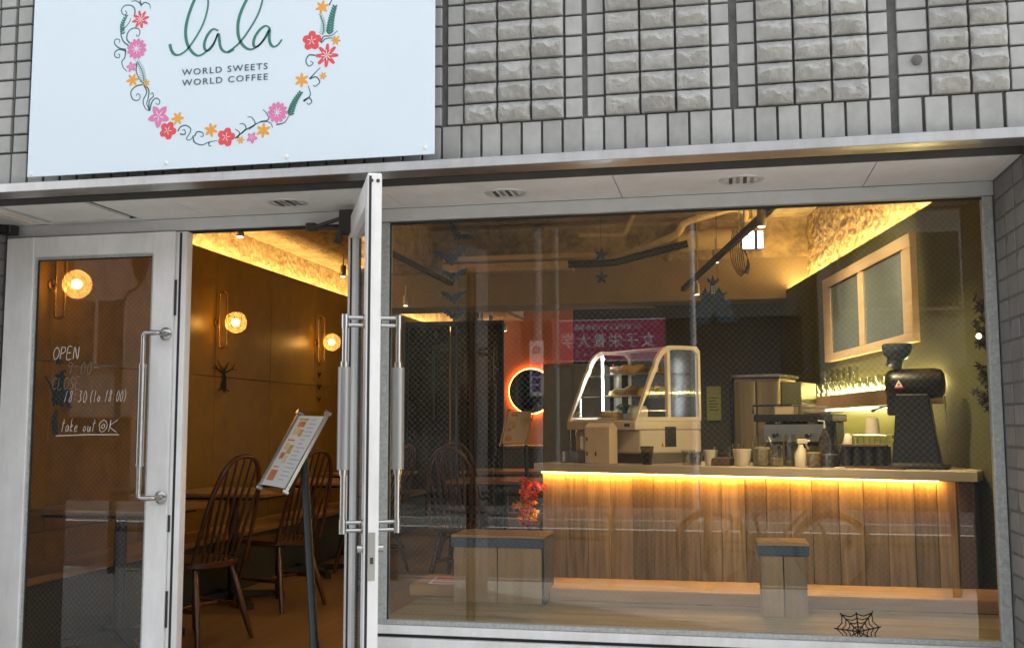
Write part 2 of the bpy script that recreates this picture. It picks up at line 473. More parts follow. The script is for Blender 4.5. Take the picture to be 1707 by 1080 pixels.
def flat_mesh(w, h, key='tile'):
    k = (round(w, 4), round(h, 4), key)
    if k not in FLATC:
        FLATC[k] = MB().box(-w/2, w/2, 0, .016, -h/2, h/2).mesh('flat_tile', M[key], bevel=.0018)
    return FLATC[k]
def ftile(x0, x1, z0, z1, parent=fac, key='tile'):
    o = link('tile', flat_mesh(x1-x0, z1-z0, key), parent, ((x0+x1)/2, random.uniform(-.0012, .0012), (z0+z1)/2),
             (random.uniform(-.006, .006), 0, random.uniform(-.008, .008)))
    return o
Z0, PITCH_Z, TH = 2.462, .0704, .0625
def stile(x0, x1, z0):
    o = link('split_face_tile', random.choice(SPLIT), fac, ((x0+x1)/2, 0, z0+TH/2))
    o.scale = (random.choice((-1, 1))*(x1-x0)/.108, random.uniform(.85, 1.2), 1)
FLATS = []; SPLITS = []
for w in (-1.394, -.910, -.431, .056):
    fl = [(.009, .063), (.415, .470)]; sp_ = [(.071, .179), (.187, .2945), (.3025, .407)]
    if w < -1: fl = fl[1:]; sp_ = sp_[2:]
    FLATS += [(w+a, w+b) for a, b in fl]; SPLITS += [(w+a, w+b) for a, b in sp_]
FLATS += [(.555, .643), (.881, .936), (.945, 1.02)]; SPLITS += [(.651, .760), (.768, .873)]
FLATS += [(-2.719, -2.660), (-2.652, -2.590), (-2.577, -2.520), (-2.512, -2.456), (-2.448, -2.390)]
FLATS += [(1.040, 1.095), (1.445, 1.50)]; SPLITS += [(1.103, 1.211), (1.219, 1.327), (1.335, 1.437)]
for k in range(9):
    z0 = Z0+k*PITCH_Z
    for a, b in FLATS:
        if k < (9 if a < -.4 else 8 if a < .1 else 6): ftile(a, b, z0, z0+TH)
    for a, b in SPLITS:
        if k < (9 if a < -.4 else 8 if a < .1 else 6): stile(a, b, z0)
x = -2.86
while x < .50:
    ftile(x+.004, x+.0652, 2.343, 2.4545); x += .0692
for x in [.5465+.0778*q for q in range(13)]: ftile(x+.005, x+.072, 2.343, 2.4545)
for k in range(24):
    z0 = .60+k*PITCH_Z
    if z0 > 2.24: break
    for c_ in range(4):
        y0 = .016+c_*.118
        o = link('tile', flat_mesh(.110, TH, 'pier_tile'), rp, (.935-.001, y0+.055, z0+TH/2), (random.uniform(-.02, .02), 0, -math.pi/2+random.uniform(-.02, .02)))
    for c_ in range(5):
        x0 = .945+c_*.118
        link('tile', flat_mesh(.110, TH, 'pier_tile'), rp, (x0+.055, random.uniform(-.001, .001), z0+TH/2))
    for c_ in (2, 3):
        y0 = .016+c_*.118
        link('tile', flat_mesh(.110, TH, 'pier_tile'), lp, (-2.965+.001, y0+.055, z0+TH/2), (random.uniform(-.02, .02), 0, math.pi/2+random.uniform(-.02, .02)))
# a bolt head left in one of the tiles
o = MB().lathe([(.006, 0), (.016, .002), (.016, .008), (.010, .013), (.0, .014)], n=12, mat=Matrix.Translation((.609, 0, 2.573)) @ Matrix.Rotation(math.pi/2, 4, 'X')).build('wall_bolt', plain('rusty_grey', (.16, .15, .14), .7, .2, var=.3), smooth=35)
tag(o, 'round rusty bolt head sticking out of a smooth grey tile', 'bolt')

# metal ledge over the opening, shadow gap, soffit
mb = MB().box(-6.5, 1.9, -.06, -.004, 2.296, 2.329); mb.box(-6.5, 1.9, -.004, .045, 2.296, 2.331)
structure('metal_ledge', mb, M['alu'], 'thin metal ledge running along the foot of the tiled wall', bevel=.002)
structure('shadow_gap_ceiling', MB().box(-6.5, 1.9, .045, .125, 2.315, 2.334), M['closer'])
sf = structure('soffit', MB().box(-2.965, .935, .118, .50, 2.300, 2.334), M['dark_gap'], 'pale soffit over the door and the window')
mb = MB(); mb.box(-6.5, 1.9, .112, .122, 2.288, 2.312); mb.build('soffit_trim', plain('gap_shade_trim', (.09, .085, .08), .5, .2), sf)  # dark trim colour stands in for shade in the gap behind the ledge
edges = [-2.33, -2.027, -1.20, -.357, .50, .934]
for a, b in zip(edges[:-1], edges[1:]):
    MB().box(a+.0018, b-.0018, .124, .485, 2.290, 2.301).build('soffit_panel', M['soffit'], sf)
MB().box(-2.722, -2.368, .124, .448, 2.290, 2.301).build('access_hatch', M['soffit'], sf)
MB().box(-2.964, -2.757, .124, .485, 2.290, 2.301).build('soffit_panel', M['soffit'], sf)
MB().box(-2.757, -2.33, .4845, .499, 2.290, 2.301).build('soffit_panel', M['soffit'], sf)
# header trim between soffit and frames
mb = MB().box(-2.964, .934, .486, .53, 2.2395, 2.2895)
structure('frame_header', mb, M['alu_matte'], 'grey metal header above the door and window', bevel=.002)
structure('header_slot', MB().box(-2.964, -1.30, .50, .54, 2.2345, 2.2394), M['dark_gap'])

def downlight(x, y, lab):
    t = thing('recessed_downlight', lab, 'ceiling light', (x, y, 2.29), 0, 'round downlights in the soffit')
    mb = MB(); mb.lathe([(.060, .012), (.060, -.002), (.064, -.005), (.074, -.004), (.077, 0), (.077, .012)], n=28, caps=False)
    mb.build('rim', M['alu_matte'], t, smooth=40)
    MB().lathe([(.060, -.0005), (.052, .004), (.0, .006)], n=24, caps=False).build('reflector', M['steel'], t, smooth=40)
    for k in range(4):
        MB().box(-.042+k*.024, -.030+k*.024, -.042, .042, -.0035, .002).build('louvre', M['steel'] if k % 2 else M['closer'], t)
downlight(-1.611, .300, 'round unlit downlight over the open doorway')
downlight(-.767, .317, 'round unlit downlight over the left half of the window')
downlight(.074, .290, 'round unlit downlight over the right half of the window')
t = thing('emergency_light', 'small square ceiling light at the far left of the soffit', 'ceiling light', (-2.86, .33, 2.29))
MB().box(-.075, .075, -.10, .10, -.008, 0).build('housing', M['cream'], t, bevel=.004)
MB().box(-.045, .045, -.07, .07, -.012, -.0075).build('lens', M['alu_matte'], t, bevel=.002)
t = thing('door_sensor', 'small black box under the soffit beside the left pier', 'sensor', (-2.925, .44, 2.245))
MB().box(-.035, .03, -.03, .03, 0, .04).build('housing', M['black'], t, bevel=.004)
MB().box(-.02, .018, -.034, -.0295, .008, .03).build('face', M['closer'], t)

# ------------------------------------------------------------------ shop sign
SY = -.086
sg = thing('shop_sign', 'large pale blue-white shop board with a flower wreath and green lettering', 'sign', (-1.685, 0, 2.34))
SO = Vector((-1.685, 0, 2.34))
def on_sign(mb, name, mats, smooth=None):
    mb.v = [(p[0]-SO.x, p[1], p[2]-SO.z) for p in mb.v]
    return mb.build(name, mats, sg, smooth)
mb = MB().box(-.762, .762, -.086, -.080, 0, 1.02); mb.build('board', M['sign'], sg, bevel=.001)
for z in (.12, .86): MB().box(-.70, .70, -.0797, -.02, z, z+.05).build('mounting_rail', M['alu_matte'], sg)
for px in [(-2.4304, 2.3516), (-1.897, 2.3623), (-1.4455, 2.3586), (-0.954, 2.3637)]:
    MB().lathe([(.0075, 0), (.0075, .002), (.005, .0045), (0, .005)], n=12, mat=Matrix.Translation((px[0]-SO.x, -.086, px[1]-SO.z)) @ Matrix.Rotation(math.pi/2, 4, 'X')).build('fixing_screw', M['paper'], sg, smooth=40)
def ink(name, col): return plain(name, col, .5, var=.04, scale=20)
I_RED = ink('print_red', (.72, .075, .09)); I_PINK = ink('print_pink', (.69, .20, .42)); I_OR = ink('print_orange', (.80, .36, .05))
I_GRN = ink('print_green', (.035, .19, .15)); I_VINE = ink('print_vine', (.06, .13, .14)); I_TXT = ink('print_grey_green', (.06, .11, .115)); I_WH = ink('print_white', (.82, .83, .84))
PY = SY-.0006
def petal(mb, cx, cz, a, r0, r1, w, y, n=7, tip=.5):
    pts = []
    ca, sa = math.cos(a), math.sin(a)
    for k in range(n+1):
        t = k/n; rr = r0+(r1-r0)*t; ww = w*math.sin(math.pi*min(1, (t*.92+.04)))**tip
        pts.append((rr, ww))
    out = [(r, w_) for r, w_ in pts]+[(r, -w_) for r, w_ in reversed(pts)]
    mb.poly([(cx+r*ca-w_*sa, y, cz+r*sa+w_*ca) for r, w_ in out])
def flower(pos, r, kind, col, rot=0):
    cx, cz = pos; mb = MB()
    if kind == 'five':
        for k in range(5): petal(mb, cx, cz, rot+k*2*math.pi/5+.3, 0, r, r*.42, PY-.0001*k, tip=.42)
    elif kind == 'star5':
        for k in range(5): petal(mb, cx, cz, rot+k*2*math.pi/5+.3, 0, r, r*.30, PY-.0001*k, tip=.8)
    elif kind == 'daisy':
        for k in range(8): petal(mb, cx, cz, rot+k*math.pi/4+.2, r*.05, r, r*.16, PY-.0001*k, tip=.35)
    elif kind == 'six':
        for k in range(6): petal(mb, cx, cz, rot+k*math.pi/3+.2, 0, r, r*.21, PY-.0001*k, tip=.6)
    elif kind == 'many':
        for k in range(12): petal(mb, cx, cz, rot+k*math.pi/6, r*.2, r, r*.20, PY-.0001*k, tip=.4)
    mb.cur = 1
    if kind in ('five', 'daisy', 'many', 'star5'):
        n = {'five': 5, 'daisy': 8, 'many': 8, 'star5': 5}[kind]
        for k in range(n): petal(mb, cx, cz, rot+k*2*math.pi/n+.3, r*.06, r*.5, r*.035, PY-.0016)
    on_sign(mb, 'printed_flower', [col, I_WH])
FL = [((234.5,33),15,'daisy','R'),((228,82),17,'many','P'),((219,112),9,'star5','P'),((221,134),11,'six','O'),((244,139),6.5,'six','O'),
      ((265,194),19,'star5','P'),((296,198),11,'six','O'),((280,218),14.5,'five','R'),((352,217),11.5,'six','O'),((377,229),15,'five','R'),
      ((537,12.5),11,'six','O'),((520,68.6),15.5,'five','R'),((560,68),8,'six','O'),((545,93),18.5,'daisy','R'),((503,134),11.5,'six','O'),
      ((538.5,127),6.5,'six','O'),((462.6,188),16.5,'many','P'),((439,218),12,'six','O'),((420,230),9.5,'star5','P'),((401,234),6.5,'six','O'),
      ((262,-40),15,'five','R'),((300,-90),12,'six','O'),((340,-118),17,'many','P'),((395,-125),15,'daisy','R'),((450,-105),12,'six','O'),((500,-60),15,'five','R'),((530,-22),10,'star5','P')]
FPOS = [(-2.0144, 2.8917), (-2.0259, 2.7842), (-2.0448, 2.7195), (-2.0383, 2.6706), (-1.9837, 2.6558), (-1.9305, 2.5324), (-1.8583, 2.5192), (-1.8939, 2.4782), (-1.7289, 2.4703), (-1.6716, 2.4412), (-1.3257, 2.8775), (-1.361, 2.7608), (-1.2737, 2.7551), (-1.3055, 2.7047), (-1.3958, 2.6246), (-1.3185, 2.6339), (-1.4826, 2.5164), (-1.5335, 2.4562), (-1.5752, 2.4334), (-1.6174, 2.4274), (-1.9549, 3.0488), (-1.869, 3.152), (-1.7773, 3.2052), (-1.6505, 3.2076), (-1.5242, 3.1505), (-1.4101, 3.0412), (-1.3423, 2.9528)]
FL = [(p, f[1], f[2], f[3]) for p, f in zip(FPOS, FL)]
for k, (p, r, kind, col) in enumerate(FL): flower(p, r*.00224, kind, {'R': I_RED, 'P': I_PINK, 'O': I_OR}[col], k*1.37)
def vine(pts, w0=.0056, w1=.0026):
    P = spline([Vector((a, b, 0)) for a, b in pts], 7)
    n = len(P); mb = MB()
    ribbon(mb, [(p.x, p.y) for p in P], [w0+(w1-w0)*k/(n-1) for k in range(n)], PY+.0002)
    on_sign(mb, 'printed_vine', I_VINE)
for pts in (
    [(-2.0392, 2.9029), (-2.0385, 2.9296), (-2.0522, 2.9458), (-2.0781, 2.9481), (-2.0919, 2.9331), (-2.0838, 2.9147), (-2.0702, 2.9189), (-2.0763, 2.9302)],
    [(-2.0123, 2.9461), (-1.9983, 2.9529), (-1.9809, 2.9433), (-1.9774, 2.927)], [(-2.0123, 2.9461), (-2.0328, 2.9613), (-2.0528, 2.962)], [(-2.0138, 2.9409), (-2.0206, 2.971)],
    [(-2.0557, 2.8081), (-2.0667, 2.8249), (-2.0618, 2.8486), (-2.0434, 2.8615), (-2.0204, 2.8559), (-2.0159, 2.8395), (-2.0252, 2.8296), (-2.0295, 2.8379)],
    [(-2.0582, 2.7976), (-2.0789, 2.8152), (-2.0901, 2.8402), (-2.0862, 2.8559), (-2.0613, 2.8806), (-2.0534, 2.8987)],
    [(-2.0692, 2.7851), (-2.0952, 2.7925), (-2.1143, 2.81), (-2.1108, 2.8258), (-2.0952, 2.823), (-2.0959, 2.8112)],
    [(-2.069, 2.7798), (-2.095, 2.7871), (-2.1119, 2.7778), (-2.1101, 2.7616), (-2.095, 2.7567), (-2.0931, 2.7683), (-2.1001, 2.7699)],
    [(-2.0691, 2.7825), (-2.0721, 2.7561), (-2.0829, 2.7409), (-2.0764, 2.7192), (-2.0621, 2.7038)],
    [(-2.0245, 2.7312), (-2.0244, 2.6994), (-2.0081, 2.6692), (-1.9934, 2.6549)],
    [(-1.9933, 2.6523), (-2.0242, 2.6466), (-2.0434, 2.6268), (-2.0339, 2.5998), (-2.0128, 2.5957), (-2.006, 2.611), (-2.0176, 2.6197), (-2.0212, 2.6105)],
    [(-1.9932, 2.6497), (-1.981, 2.6225), (-1.994, 2.5918), (-1.9846, 2.565), (-1.9701, 2.5535)], [(-1.9876, 2.6493), (-1.9727, 2.6272), (-1.9755, 2.5958), (-1.9795, 2.5804), (-1.9674, 2.556)],
    [(-1.9702, 2.5562), (-1.9697, 2.5902), (-1.955, 2.6049), (-1.9583, 2.6183), (-1.9666, 2.6136)], [(-1.9673, 2.5533), (-1.9599, 2.5843), (-1.9436, 2.5979), (-1.9292, 2.5875), (-1.9333, 2.5747), (-1.9446, 2.5791)],
    [(-1.8559, 2.4734), (-1.8453, 2.4883), (-1.826, 2.4923), (-1.808, 2.4808), (-1.8087, 2.4653), (-1.8218, 2.4455), (-1.8106, 2.4386), (-1.7998, 2.4467)], [(-1.8472, 2.4625), (-1.8278, 2.4613), (-1.83, 2.477), (-1.8393, 2.475)],
    [(-1.7973, 2.4543), (-1.7911, 2.4308), (-1.7633, 2.4188), (-1.7362, 2.4275), (-1.7036, 2.4307)], [(-1.7917, 2.4514), (-1.7812, 2.4663), (-1.7619, 2.4625), (-1.7587, 2.4494), (-1.7697, 2.4501)], [(-1.7362, 2.4275), (-1.7348, 2.4146), (-1.726, 2.4131)],
    [(-1.6377, 2.4345), (-1.6059, 2.4581), (-1.5793, 2.4718), (-1.5422, 2.4874), (-1.51, 2.4828), (-1.499, 2.4643)], [(-1.6295, 2.434), (-1.622, 2.454), (-1.6385, 2.4678)], [(-1.6138, 2.451), (-1.5981, 2.4679), (-1.6065, 2.4837), (-1.6227, 2.4848)],
    [(-1.5872, 2.4647), (-1.5645, 2.4811), (-1.5774, 2.5049), (-1.5936, 2.5075)], [(-1.5449, 2.4875), (-1.5156, 2.4933), (-1.5214, 2.5141), (-1.5367, 2.5304)], [(-1.4859, 2.4737), (-1.4568, 2.4795), (-1.4388, 2.5037)],
    [(-1.3869, 2.5485), (-1.3636, 2.5697), (-1.3721, 2.6033)], [(-1.3896, 2.5512), (-1.3687, 2.5599), (-1.3579, 2.5465), (-1.3683, 2.5371), (-1.3763, 2.5442)],
    [(-1.3672, 2.6269), (-1.3491, 2.6449), (-1.3284, 2.6637)], [(-1.3672, 2.6269), (-1.3436, 2.6318), (-1.3302, 2.613), (-1.3457, 2.5989), (-1.3537, 2.6045)],
    [(-1.3476, 2.7085), (-1.3713, 2.7103), (-1.3815, 2.6906), (-1.3706, 2.6719), (-1.355, 2.681), (-1.3657, 2.6894)],
    [(-1.3299, 2.7531), (-1.3171, 2.7725), (-1.2909, 2.773), (-1.2676, 2.7889)], [(-1.3272, 2.7503), (-1.3091, 2.7642), (-1.2776, 2.7642)], [(-1.3004, 2.8814), (-1.2927, 2.8961), (-1.2825, 2.9106)]):
    vine(pts)
def spray(p0, p1, n, leaf, wid, curve=0):
    a = Vector((p0[0], p0[1])); b = Vector((p1[0], p1[1])); d = b-a; nn = Vector((-d.y, d.x))
    mb = MB(); ang = math.atan2(d.y, d.x)
    P = [a+d*t+nn*curve*math.sin(math.pi*t) for t in [k/(n-1) for k in range(n)]]
    ribbon(mb, [tuple(p) for p in P], .0028, PY+.0001)
    for k, p in enumerate(P):
        for sgn in (-1, 1):
            l = leaf*1.35*(1.1-.5*k/n)
            petal(mb, p.x, p.y, ang+sgn*.75, 0, l, wid*1.35, PY-.0002)
    on_sign(mb, 'printed_leaf_spray', I_GRN)
for p, n, l, w, c in (([(-2.0856, 2.8425), (-2.072, 2.9067)], 8, .010, .0022, .12), ([(-1.9934, 2.6549), (-2.0218, 2.7363)], 11, .014, .0006, -.08),
                      ([(-1.2988, 2.7787), (-1.2803, 2.8719)], 11, .014, .0026, .03), ([(-1.3224, 2.7781), (-1.3315, 2.8481)], 11, .011, .0006, -.1), ([(-1.4388, 2.5037), (-1.4006, 2.5773)], 10, .013, .0028, .06)):
    spray(p[0], p[1], n, l, w, c)
def script_stroke(pts, thick):
    P = spline([Vector((a, b, 0)) for a, b in pts], 8); n = len(P); mb = MB(); wd = []
    for k in range(n):
        t = P[min(k+1, n-1)]-P[max(k-1, 0)]
        dn = max(0, -t.normalized().y)      # strokes drawn downwards are heavier
        wd.append(thick*(.58+.42*dn))
    for _ in range(3): wd = [(wd[max(k-1, 0)]+wd[k]*2+wd[min(k+1, n-1)])/4 for k in range(n)]
    ribbon(mb, [(p.x, p.y) for p in P], wd, PY-.0004); return mb
mb = script_stroke([(-1.8967, 2.7912), (-1.8892, 2.7674), (-1.8758, 2.7516), (-1.8562, 2.7501), (-1.8289, 2.7664), (-1.7968, 2.8075), (-1.7704, 2.8538), (-1.7562, 2.9), (-1.7534, 2.9367), (-1.7626, 2.9693), (-1.7795, 2.9761), (-1.8038, 2.9491), (-1.8271, 2.8902), (-1.8367, 2.8381), (-1.8308, 2.7929), (-1.8131, 2.7599), (-1.7865, 2.7406), (-1.7564, 2.7519), (-1.7286, 2.7795), (-1.7125, 2.8149)], .0115)
on_sign(mb, 'printed_script', I_GRN)
mb = script_stroke([(-1.7111, 2.8252), (-1.7311, 2.8321), (-1.75, 2.8153), (-1.7629, 2.7849), (-1.76, 2.761), (-1.7455, 2.7563), (-1.7269, 2.7778), (-1.7124, 2.8122), (-1.7071, 2.8003), (-1.703, 2.7707), (-1.6915, 2.751), (-1.6711, 2.7432), (-1.6495, 2.7524)], .0105)
on_sign(mb, 'printed_script', I_GRN)
mb = script_stroke([(-1.6728, 2.7454), (-1.6513, 2.7578), (-1.6247, 2.7801), (-1.593, 2.8208), (-1.5643, 2.8679), (-1.5486, 2.9134), (-1.5482, 2.9447), (-1.5666, 2.9647), (-1.596, 2.9438), (-1.6247, 2.8913), (-1.6371, 2.8427), (-1.6326, 2.7943), (-1.6133, 2.7616), (-1.587, 2.7476), (-1.558, 2.7593), (-1.5338, 2.7833), (-1.5182, 2.8094)], .0115)
on_sign(mb, 'printed_script', I_GRN)
mb = script_stroke([(-1.5157, 2.817), (-1.5326, 2.8278), (-1.5561, 2.8141), (-1.5748, 2.7845), (-1.5753, 2.7596), (-1.5591, 2.7573), (-1.5381, 2.7815), (-1.5189, 2.8147), (-1.5188, 2.7888), (-1.5151, 2.7652), (-1.5024, 2.7508), (-1.4849, 2.7566), (-1.4713, 2.7741)], .0105)
on_sign(mb, 'printed_script', I_GRN)
for (px, body) in zip([(-1.8459, 2.6731), (-1.8447, 2.6355)], ('WORLD SWEETS', 'WORLD COFFEE')):
    me = text_mesh(body, .0315, I_TXT, 1.22, name='printed_words')
    xs = [v.co.x for v in me.vertices]; w = max(xs)-min(xs); k = .3235/w
    for v in me.vertices: v.co.x *= k
    o = link('printed_words', me, sg, (px[0]-SO.x, SY-.0012, px[1]-SO.z), FACE_STREET)

# ------------------------------------------------------------------ wired glass
def wires(x0, x1, z0, z1, y, parent, pitch=.0165, w=.00022):
    """two crossing sets of diagonal wires clipped to the pane (one joined part)"""
    mb = MB(); s2 = math.sqrt(.5)
    for sgn in (1, -1):
        lo = min(x0*s2*1-sgn*z0*s2 if 0 else 0, 0)
        cs = [(x*s2+sgn*z*s2) for x in (x0, x1) for z in (z0, z1)]
        c = min(cs)
        while c < max(cs):
            c += pitch
            # line x*s2 + sgn*z*s2 = c
            pts = []
            for x in (x0, x1):
                z = (c-x*s2)*sgn/s2
                if z0-1e-9 <= z <= z1+1e-9: pts.append((x, z))
            for z in (z0, z1):
                x = (c-sgn*z*s2)/s2
                if x0+1e-9 < x < x1-1e-9: pts.append((x, z))
            if len(pts) < 2: continue
            (xa, za), (xb, zb) = pts[0], pts[1]
            d = Vector((xb-xa, zb-za))
            if d.length < .01: continue
            n_ = Vector((-d.y, d.x)).normalized()*w/2
            mb.quad((xa-n_.x, y, za-n_.y), (xb-n_.x, y, zb-n_.y), (xb+n_.x, y, zb+n_.y), (xa+n_.x, y, za+n_.y))
    o = mb.build('wire_mesh', M['wire'], parent); o['kind'] = 'stuff'; return o

# ------------------------------------------------------------------ display window
wd = thing('display_window', 'wide wired-glass shop window beside the open door', 'window', (-.19, .50, .65))
def W_(mb): mb.v = [(p[0]+.19, p[1]-.50, p[2]-.65) for p in mb.v]; return mb
W_(MB().box(-1.290, .9135, .513, .5145, .700, 2.2365)).build('pane', M['glass'], wd)
wr = wires(-1.288+.19, .912+.19, .702-.65, 2.235-.65, .018, wd)
W_(MB().box(-1.312, -1.270, .495, .535, .665, 2.237)).build('jamb', M['bead'], wd, bevel=.002)
W_(MB().box(.897, .932, .495, .535, .665, 2.238)).build('jamb', M['bead'], wd, bevel=.002)
W_(MB().box(-1.2695, .8965, .497, .535, .700, .7175)).build('glazing_bead', M['bead'], wd, bevel=.002)
W_(MB().box(-1.314, .931, .485, .53, .668, .6995)).build('sill', M['white_paint'], wd, bevel=.003)
W_(MB().box(-1.314, .931, .50, .53, .655, .6675)).build('sill_groove', M['dark_gap'], wd)
W_(MB().box(-1.314, .931, .478, .53, .600, .6545)).build('sill', M['white_paint'], wd, bevel=.003)
structure('door_jamb', MB().box(-1.425, -1.3135, .475, .56, .30, 2.2385), M['white_paint'], bevel=.002)

W_(MB().box(-1.2698, .8968, .502, .5125, 2.229, 2.2365)).build('gasket', M['dark_gap'], wd)
W_(MB().box(-1.2698, -1.266, .502, .5125, .718, 2.2285)).build('gasket', M['dark_gap'], wd)
# ------------------------------------------------------------------ closed glass door (left leaf)
ld = thing('glass_door', 'closed white-framed glass door with handwritten opening hours', 'door', (-2.947, .48, .32), 0, 'white-framed glass door leaves')
def L_(mb): mb.v = [(p[0]+2.947, p[1]-.48, p[2]-.32) for p in mb.v]; return mb
L_(MB().box(-2.946, -2.816, .462, .505, .325, 2.234)).build('stile', M['white_paint'], ld, bevel=.003)
L_(MB().box(-2.266, -2.172, .462, .505, .325, 2.234)).build('stile', M['white_paint'], ld, bevel=.003)
L_(MB().box(-2.8155, -2.2665, .463, .504, 2.149, 2.234)).build('rail', M['white_paint'], ld, bevel=.003)
L_(MB().box(-2.8155, -2.2665, .463, .504, .325, .50)).build('rail', M['white_paint'], ld, bevel=.003)
L_(MB().box(-2.816, -2.266, .4855, .487, .50, 2.149)).build('pane', M['glass'], ld)
wires(-2.814+2.947, -2.268+2.947, .502-.32, 2.147-.32, .0085, ld)
L_(MB().box(-2.8050, -2.7995, .478, .4846, .5005, 2.138)).build('gasket', M['dark_gap'], ld)
L_(MB().box(-2.7990, -2.2775, .478, .4846, 2.1335, 2.138)).build('gasket', M['dark_gap'], ld)
for q in ((-2.8155, -2.805, .5005, 2.1485), (-2.277, -2.2665, .5005, 2.1485)):
    L_(MB().box(q[0], q[1], .474, .4852, q[2], q[3])).build('glazing_bead', M['bead'], ld)
L_(MB().box(-2.8045, -2.2775, .474, .4852, 2.138, 2.1485)).build('glazing_bead', M['bead'], ld)
L_(MB().box(-2.1715, -2.123, .474, .520, .325, 2.2335)).build('meeting_edge', M['white_paint'], ld, bevel=.003)
L_(MB().box(-2.155, -2.145, .4725, .4745, .33, 2.228)).build('groove', M['dark_gap'], ld)
for z0, z1 in ((1.89, 2.035), (1.03, 1.095), (.66, .80)):
    L_(MB().box(-2.176, -2.162, .4705, .4735, z0, z1)).build('latch_plate', M['closer'], ld)
def pull_handle(parent, M4, sleeve=True, name='pull_handle'):
    """tubular pull: two bent arms, a long bar and a thicker clear sleeve"""
    mb = MB(); zt, zb = .325, -.325
    P = spline([Vector(p) for p in ((.065, 0, zt), (.065, -.045, zt), (.055, -.06, zt), (.012, -.06, zt), (0, -.06, zt-.012), (0, -.06, zt-.04))], 4)
    Q = [Vector((p.x, p.y, -p.z)) for p in reversed(P)]
    mb.tube(P+Q, .0105, 10)
    for z in (zt, zb): mb.lathe([(.026, 0), (.026, .006), (.019, .010), (.011, .012)], n=18, mat=Matrix.Translation((.065, 0, z)) @ Matrix.Rotation(math.pi/2, 4, 'X'))
    mb.tube([(0, -.06, .19), (0, -.06, -.19)], .0155, 12)
    for z in (.195, -.195): mb.tube([(0, -.06, z-.006), (0, -.06, z+.006)], .0175, 12)
    mb.v = [tuple(M4 @ Vector(p)) for p in mb.v]
    return mb.build(name, M['chrome'], parent, smooth=40)
pull_handle(ld, Matrix.Translation((-2.262+2.947, .462-.48, 1.49-.32)))

# hand-drawn opening hours: single-stroke letters
STK = {'O': [[(.5,1),(.1,.8),(0,.45),(.2,.05),(.55,0),(.9,.3),(.9,.7),(.5,1)]], 'P': [[(.05,0),(.1,1)],[(.1,1),(.7,.95),(.8,.7),(.5,.5),(.08,.48)]],
 'E': [[(.75,1),(.05,1),(.05,0),(.8,0)],[(.05,.5),(.6,.52)]], 'N': [[(0,0),(.05,1),(.75,0),(.8,1)]], 'C': [[(.8,.85),(.5,1),(.1,.75),(.05,.3),(.4,0),(.8,.12)]],
 'L': [[(.1,1),(.05,0),(.75,0)]], 'S': [[(.75,.9),(.4,1),(.1,.8),(.3,.55),(.7,.35),(.6,.05),(.05,.08)]], '9': [[(.7,.75),(.4,1),(.05,.75),(.3,.5),(.7,.8),(.5,0)]],
 ':': [[(.3,.62),(.36,.68)],[(.27,.2),(.33,.26)]], '0': [[(.45,1),(.1,.6),(.12,.1),(.5,0),(.8,.5),(.45,1)]], '~': [[(0,.45),(.4,.55),(.9,.45)]], '1': [[(.15,0),(.5,1)]],
 '8': [[(.75,.85),(.4,1),(.2,.75),(.6,.35),(.4,0),(.05,.2),(.75,.85)]], '3': [[(.1,.95),(.6,.95),(.35,.55),(.65,.3),(.3,0),(0,.1)]], '(': [[(.5,1.05),(.15,.5),(.4,-.08)]], ')': [[(.1,1.05),(.5,.5),(.1,-.08)]],
 'l': [[(.3,1),(.2,0)]], 'o': [[(.4,.5),(.05,.25),(.35,0),(.7,.3),(.4,.5)]], '.': [[(.2,.0),(.26,.05)]], 't': [[(.5,1.1),(.2,0)],[(.05,.7),(.8,.78)]], 'a': [[(.7,.5),(.2,.5),(.05,.1),(.45,.05),(.75,.5),(.75,0)]],
 'k': [[(.2,1.1),(.1,0)],[(.7,.6),(.15,.3),(.7,0)]], 'e': [[(.1,.25),(.7,.35),(.4,.55),(.05,.25),(.3,0),(.75,.1)]], 'u': [[(.1,.5),(.1,.1),(.4,0),(.75,.45),(.75,0)]],
 'K': [[(.15,1),(.05,0)],[(.95,1),(.12,.45),(1.0,-.05)]], '@': [[(.5,1),(.1,.8),(0,.45),(.2,.05),(.55,0),(.9,.3),(.9,.7),(.5,1)],[(.5,.65),(.25,.4),(.55,.28),(.65,.55),(.5,.65)]], ' ': []}
CHALK = plain('chalk_pen', (.50, .47, .41), .8, var=.25, scale=120)
CHALK2 = plain('faded_chalk_pen', (.24, .205, .155), .8, var=.3, scale=120)
def hand(text, a, b, h, w, mat):
    """text written between points a and b (x, z on the pane)"""
    mb = MB(); n = len(text); ax, az = a; dx = (b[0]-ax)/n; dz = (b[1]-az)/n
    for k, ch in enumerate(text):
        for st in STK[ch]:
            P = spline([Vector((ax+dx*k+p[0]*dx*.85+p[1]*h*.12, az+dz*k+p[1]*h, 0)) for p in st], 4)
            ribbon(mb, [(p.x, p.y) for p in P], [w*random.uniform(.75, 1.2) for _ in P], .4846)
    L_(mb).build('handwriting', mat, ld)
hand('OPEN', (-2.722, 1.722), (-2.598, 1.722), .050, 0.0041, CHALK)
hand('9:00~', (-2.652, 1.662), (-2.505, 1.660), .048, 0.0022, CHALK2)
hand('CLOSE', (-2.722, 1.598), (-2.588, 1.598), .048, 0.0026, CHALK2)
hand('18:30', (-2.664, 1.545), (-2.555, 1.545), .046, 0.0029, CHALK)
hand('(lo.18:00)', (-2.545, 1.545), (-2.375, 1.548), .045, 0.0028, CHALK)
hand('take out', (-2.672, 1.424), (-2.512, 1.424), .046, 0.0028, CHALK)
hand('@K', (-2.500, 1.424), (-2.412, 1.424), .048, 0.003, CHALK)
